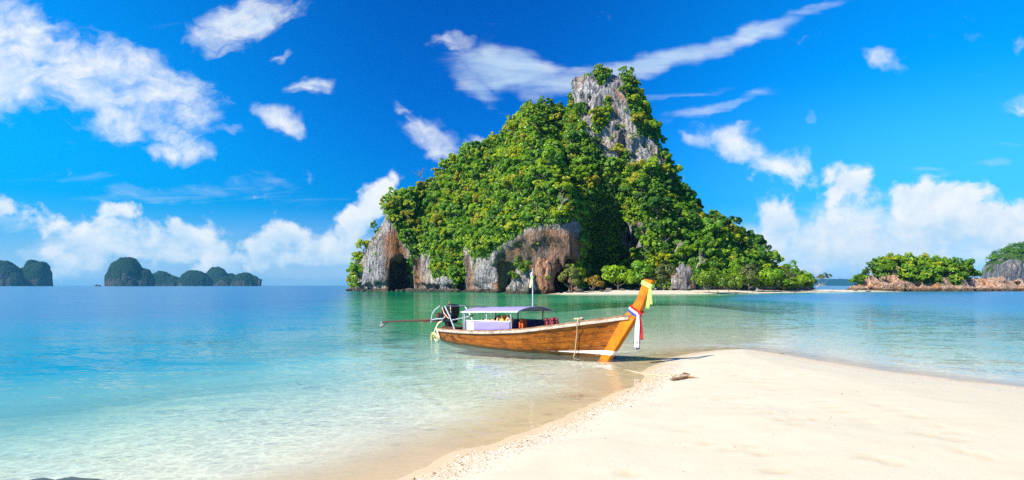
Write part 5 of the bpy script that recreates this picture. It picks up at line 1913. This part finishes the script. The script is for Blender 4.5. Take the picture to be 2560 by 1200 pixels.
def wrap_loop(z_near, z_far, grow, slope):
    pts = []
    for (u_, v_) in ((0, -1), (.5, -1.06), (1, -1), (1.06, 0), (1, 1), (.5, 1.06), (0, 1), (-.06, 0)):
        z_ = z_near + slope * u_
        a, b, w = [float(np.interp(z_, [q_[0] for q_ in prof], [q_[k] for q_ in prof])) for k in (1, 2, 3)]
        pts.append(Vector((a - grow + (b - a + 2 * grow) * min(max(u_, 0), 1) + (u_ - min(max(u_, 0), 1)) * .1, v_ * (w + grow), z_)))
    return pts + [pts[0]]


def sash(mb_, pts, h, th=.012):
    return mb_.sweep(pts, [(-th, -h / 2), (th, -h / 2), (th, h / 2), (-th, h / 2)], cap=False)


def ribbon_root(name, label, cat, at):
    r = thing(name, label, cat, BOATM @ Vector(at), HEAD)
    return r, Vector(at)


def local(mb_, at):
    mb_.v = [tuple(Vector(v) - at) for v in mb_.v]
    return mb_


r, at = ribbon_root('tricolour_ribbon', 'red, white and blue ribbon tied round the lower prow with long hanging tails', 'ribbon', (10.25, 0, 1.47))
for (m_, dz, gr) in ((M_BLUE, -.055, .014), (M_WCLOTH, .0, .017), (M_RED, .055, .014)):
    local(sash(MB(), wrap_loop(1.56 + dz, 1.5, gr, -.17), .062), at).build('band', m_, r)
kn = Vector((10.42, -.115, 1.40))
local(MB().ball(kn, (.07, .05, .06), 14, 10), at).build('knot', M_RED, r, True)
axn = (1, .15, 0)
local(tail_strip(MB(), kn + Vector((-.035, -.025, -.02)), .82, .13, (-.10, 0, 0), 1, axn), at).build('tail', M_BLUE, r, True)
local(tail_strip(MB(), kn + Vector((-.01, -.055, -.02)), .94, .17, (-.05, -.02, 0), 2, axn), at).build('tail', M_WCLOTH, r, True)
local(tail_strip(MB(), kn + Vector((.01, -.075, -.02)), .80, .11, (-.02, -.02, 0), 5, axn), at).build('tail', M_WCLOTH, r, True)
local(tail_strip(MB(), kn + Vector((.0, -.030, -.02)), .98, .10, (-.04, 0, 0), 3, axn), at).build('tail', M_BLUE, r, True)
local(tail_strip(MB(), kn + Vector((.03, -.03, -.02)), .70, .07, (.07, 0, 0), 4, axn), at).build('tail', M_RED, r, True)
r, at = ribbon_root('lime_ribbon', 'lime green ribbon knotted round the top of the prow', 'ribbon', (10.6, 0, 2.28))
for dz in (-.035, .035):
    local(sash(MB(), wrap_loop(2.30 + dz * .8, 1.5, .010, -.12), .055), at).build('band', M_LIME, r)
kn = Vector((10.81, -.115, 2.19))
local(MB().ball(kn, (.06, .05, .055), 14, 10), at).build('knot', M_LIME, r, True)
local(tail_strip(MB(), kn + Vector((-.03, -.01, -.02)), .62, .095, (-.08, 0, 0), 7, axn), at).build('tail', M_LIME, r, True)
local(tail_strip(MB(), kn + Vector((.01, -.03, -.02)), .50, .075, (.02, 0, 0), 8, axn), at).build('tail', M_LIME, r, True)
r, at = ribbon_root('small_ribbon', 'small faded lime and white ribbon tied near the top of the thin white mast', 'ribbon', (5.80, -.02, 2.4))
local(MB().tube([(5.80, -.02, 2.52), (5.80, -.02, 2.44)], .034, 10), at).build('band', M_LIME, r)
local(tail_strip(MB(), (5.77, -.05, 2.46), .34, .10, (-.05, 0, 0), 9, axn, .7), at).build('tail', plain('faded_lime', (.62, .68, .34), .8), r, True)
local(tail_strip(MB(), (5.78, -.06, 2.66), .20, .05, (-.02, 0, 0), 10, axn, .7), at).build('tail', M_WCLOTH, r, True)

# ------------------------------------------------------------------ rope and driftwood
def tz1(x, y):
    return float(terrain_z(np.array([x]), np.array([y]))[0])


def rope_on_ground(pix_pts, lift=.014):
    out = []
    for (px_, py_) in pix_pts:
        z_ = 0.0
        for _ in range(5):
            w_ = px2w(px_, py_, z=z_)
            z_ = tz1(w_.x, w_.y)
        out.append(Vector((w_.x, w_.y, z_ + lift)))
    return out


p_r = 8.42 / 9.9
edge = hull_pt(p_r, 0, -1)
rp = [BOATM @ (edge + Vector((-.30, .28, .06))), BOATM @ (edge + Vector((-.12, .10, .11))), BOATM @ (edge + Vector((-.02, -.02, .085))), BOATM @ (edge + Vector((.02, -.115, -.02)))]
for q_ in (.25, .5, .72, .9):
    rp.append(BOATM @ (hull_pt(p_r + .012 * q_, q_, -1) + Vector((.12 * q_, -.05, 0))))
rp += rope_on_ground([(1486, 903), (1515, 912), (1550, 922), (1585, 931), (1625, 938), (1660, 941), (1680, 941)])
mb = MB().tube(curve(rp, 90), .016, 7)
rope = mb.build('mooring_rope', M_ROPE, None, True)
tag(rope, 'straw coloured rope running over the bow side down to the driftwood on the sand', 'rope')
coil = []
for k in range(34):
    a = k / 33 * 4.6 * math.pi
    coil.append(BOATM @ (edge + Vector((-.22 + .17 * math.cos(a), .20 + .10 * math.sin(a), .075 + .0016 * k))))
cr = MB().tube(coil, .016, 7).build('rope_coil', M_ROPE, None, True)
tag(cr, 'loose coil of straw rope on the gunwale near the bow', 'rope')

dw = px2w(1704, 943, z=.12)
dz0 = tz1(dw.x, dw.y)
drift = thing('driftwood', 'branched driftwood lying on the dry sand with the rope tied round it', 'driftwood', (dw.x, dw.y, dz0), 0)
MB().tube(curve([(-.30, -.02, .045), (-.10, -.05, .06), (.12, .02, .07), (.26, .0, .05)], 18), .040, 8).build('branch', MAT_BLEACHED, drift, True)
W_BROWN = wood('brown_stick', (.10, .045, .02), (.19, .10, .05), (.28, .17, .09), coat=0, rough=.8, grain=(6, 6, 6))
MB().tube(curve([(-.24, -.13, .03), (.0, -.09, .05), (.20, .06, .09), (.05, .10, .13)], 16), .024, 7).build('branch', W_BROWN, drift, True)
MB().tube(curve([(-.02, .05, .10), (.18, -.06, .06), (.38, -.16, .03)], 14), .020, 7).build('branch', W_BROWN, drift, True)
MB().tube(curve([(-.28, .06, .04), (-.05, .04, .09), (.10, .12, .05)], 14), .022, 7).build('branch', MAT_BLEACHED, drift, True)
lp = []
for k in range(60):
    a = k / 59 * 5 * 2 * math.pi
    lp.append((-.24 + .015 * k / 59 * 6 + .012 * math.cos(a * .31), .075 * math.cos(a), .055 + .075 * math.sin(a)))
lr = MB().tube(lp, .014, 6).build('rope_lashing', M_ROPE, drift, True)

# ------------------------------------------------------------------ shell grit and specks on the sand
def grit(name, label, pts, smin, smax, seed):
    g_ = np.random.default_rng(seed)
    base_v = np.array([(1, 0, 0), (-.5, .87, 0), (-.5, -.87, 0), (0, 0, .7), (0, 0, -.4)])
    base_f = np.array([(0, 1, 3), (1, 2, 3), (2, 0, 3), (1, 0, 4), (2, 1, 4), (0, 2, 4)])
    n = len(pts)
    a = g_.uniform(0, 6.28, n)
    s = g_.uniform(smin, smax, n) * np.where(g_.uniform(size=n) < .08, 1.8, 1)
    Vx = base_v[None, :, 0] * np.cos(a)[:, None] - base_v[None, :, 1] * np.sin(a)[:, None]
    Vy = (base_v[None, :, 0] * np.sin(a)[:, None] + base_v[None, :, 1] * np.cos(a)[:, None]) * g_.uniform(.5, 1, n)[:, None]
    Vz = np.repeat(base_v[None, :, 2], n, 0) * g_.uniform(.4, .9, n)[:, None]
    V = np.stack([Vx, Vy, Vz], -1) * s[:, None, None] + pts[:, None, :]
    Q = (base_f[None] + 5 * np.arange(n)[:, None, None]).reshape(-1, 3)
    o = link(name, np_mesh(name, V.reshape(-1, 3), Q, False, None, {'tone': np.repeat(g_.uniform(0, 1, n), 6)}), MAT_GRIT)
    return tag(o, label, name.replace('_', ' '), kind='stuff')


m_, T_, P_ = new_mat('shell_bits')
T_.put(P_.inputs['Base Color'], T_.ramp(T_.attr('tone'), [(0, (.16, .10, .06)), (.18, (.30, .21, .13)), (.4, (.52, .42, .30)), (.7, (.62, .56, .48)), (1, (.76, .74, .70))]))
P_.inputs['Roughness'].default_value = .7
MAT_GRIT = m_
rg = np.random.default_rng(41)
X_ = rg.uniform(-2.2, 6.5, 160000)
Y_ = rg.uniform(6, 22, 160000)
d_ = spit_d(X_, Y_)
k_ = (d_ > .16) & (d_ < 1.25) & (rg.uniform(size=len(X_)) < .65 * np.exp(-((d_ - .42) / .26) ** 2) * (.35 + .65 * (vnoise(X_ * 2.1, Y_ * 2.1, seed=45) > -.1))) & (X_ < 4.6)
X_, Y_ = X_[k_], Y_[k_]
grit('shell_grit', 'band of shell bits and coral grit along the left edge of the dry sand', np.stack([X_, Y_, terrain_z(X_, Y_) + .003], 1), .006, .017, 43)
X_ = rg.uniform(-1, 14, 5200)
Y_ = rg.uniform(5.5, 21, 5200)
d_ = spit_d(X_, Y_)
k_ = (d_ > .3) & (rg.uniform(size=len(X_)) < np.where(d_ < .9, .5, .20))
X_, Y_ = X_[k_], Y_[k_]
grit('sand_specks', 'small dark specks of shell and leaf scattered over the dry sand', np.stack([X_, Y_, terrain_z(X_, Y_) + foot_z(X_, Y_) + .003], 1), .006, .016, 47)


# ------------------------------------------------------------------ air
def haze():
    m, T, P = new_mat('sea_air')
    T.n.remove(P)
    v = T.node('ShaderNodeVolumePrincipled')
    v.inputs['Color'].default_value = (0.12, 0.58, 0.92, 1)
    v.inputs['Density'].default_value = HAZE
    v.inputs['Anisotropy'].default_value = 0.2
    T.l.new(v.outputs[0], T.n['Material Output'].inputs['Volume'])
    o = MB().box((0, 0, 51), (27000, 27000, 128)).build('haze', m)
    tag(o, 'thin blue sea air over the whole bay', 'haze', kind='stuff')


HAZE = 0.00006
haze()
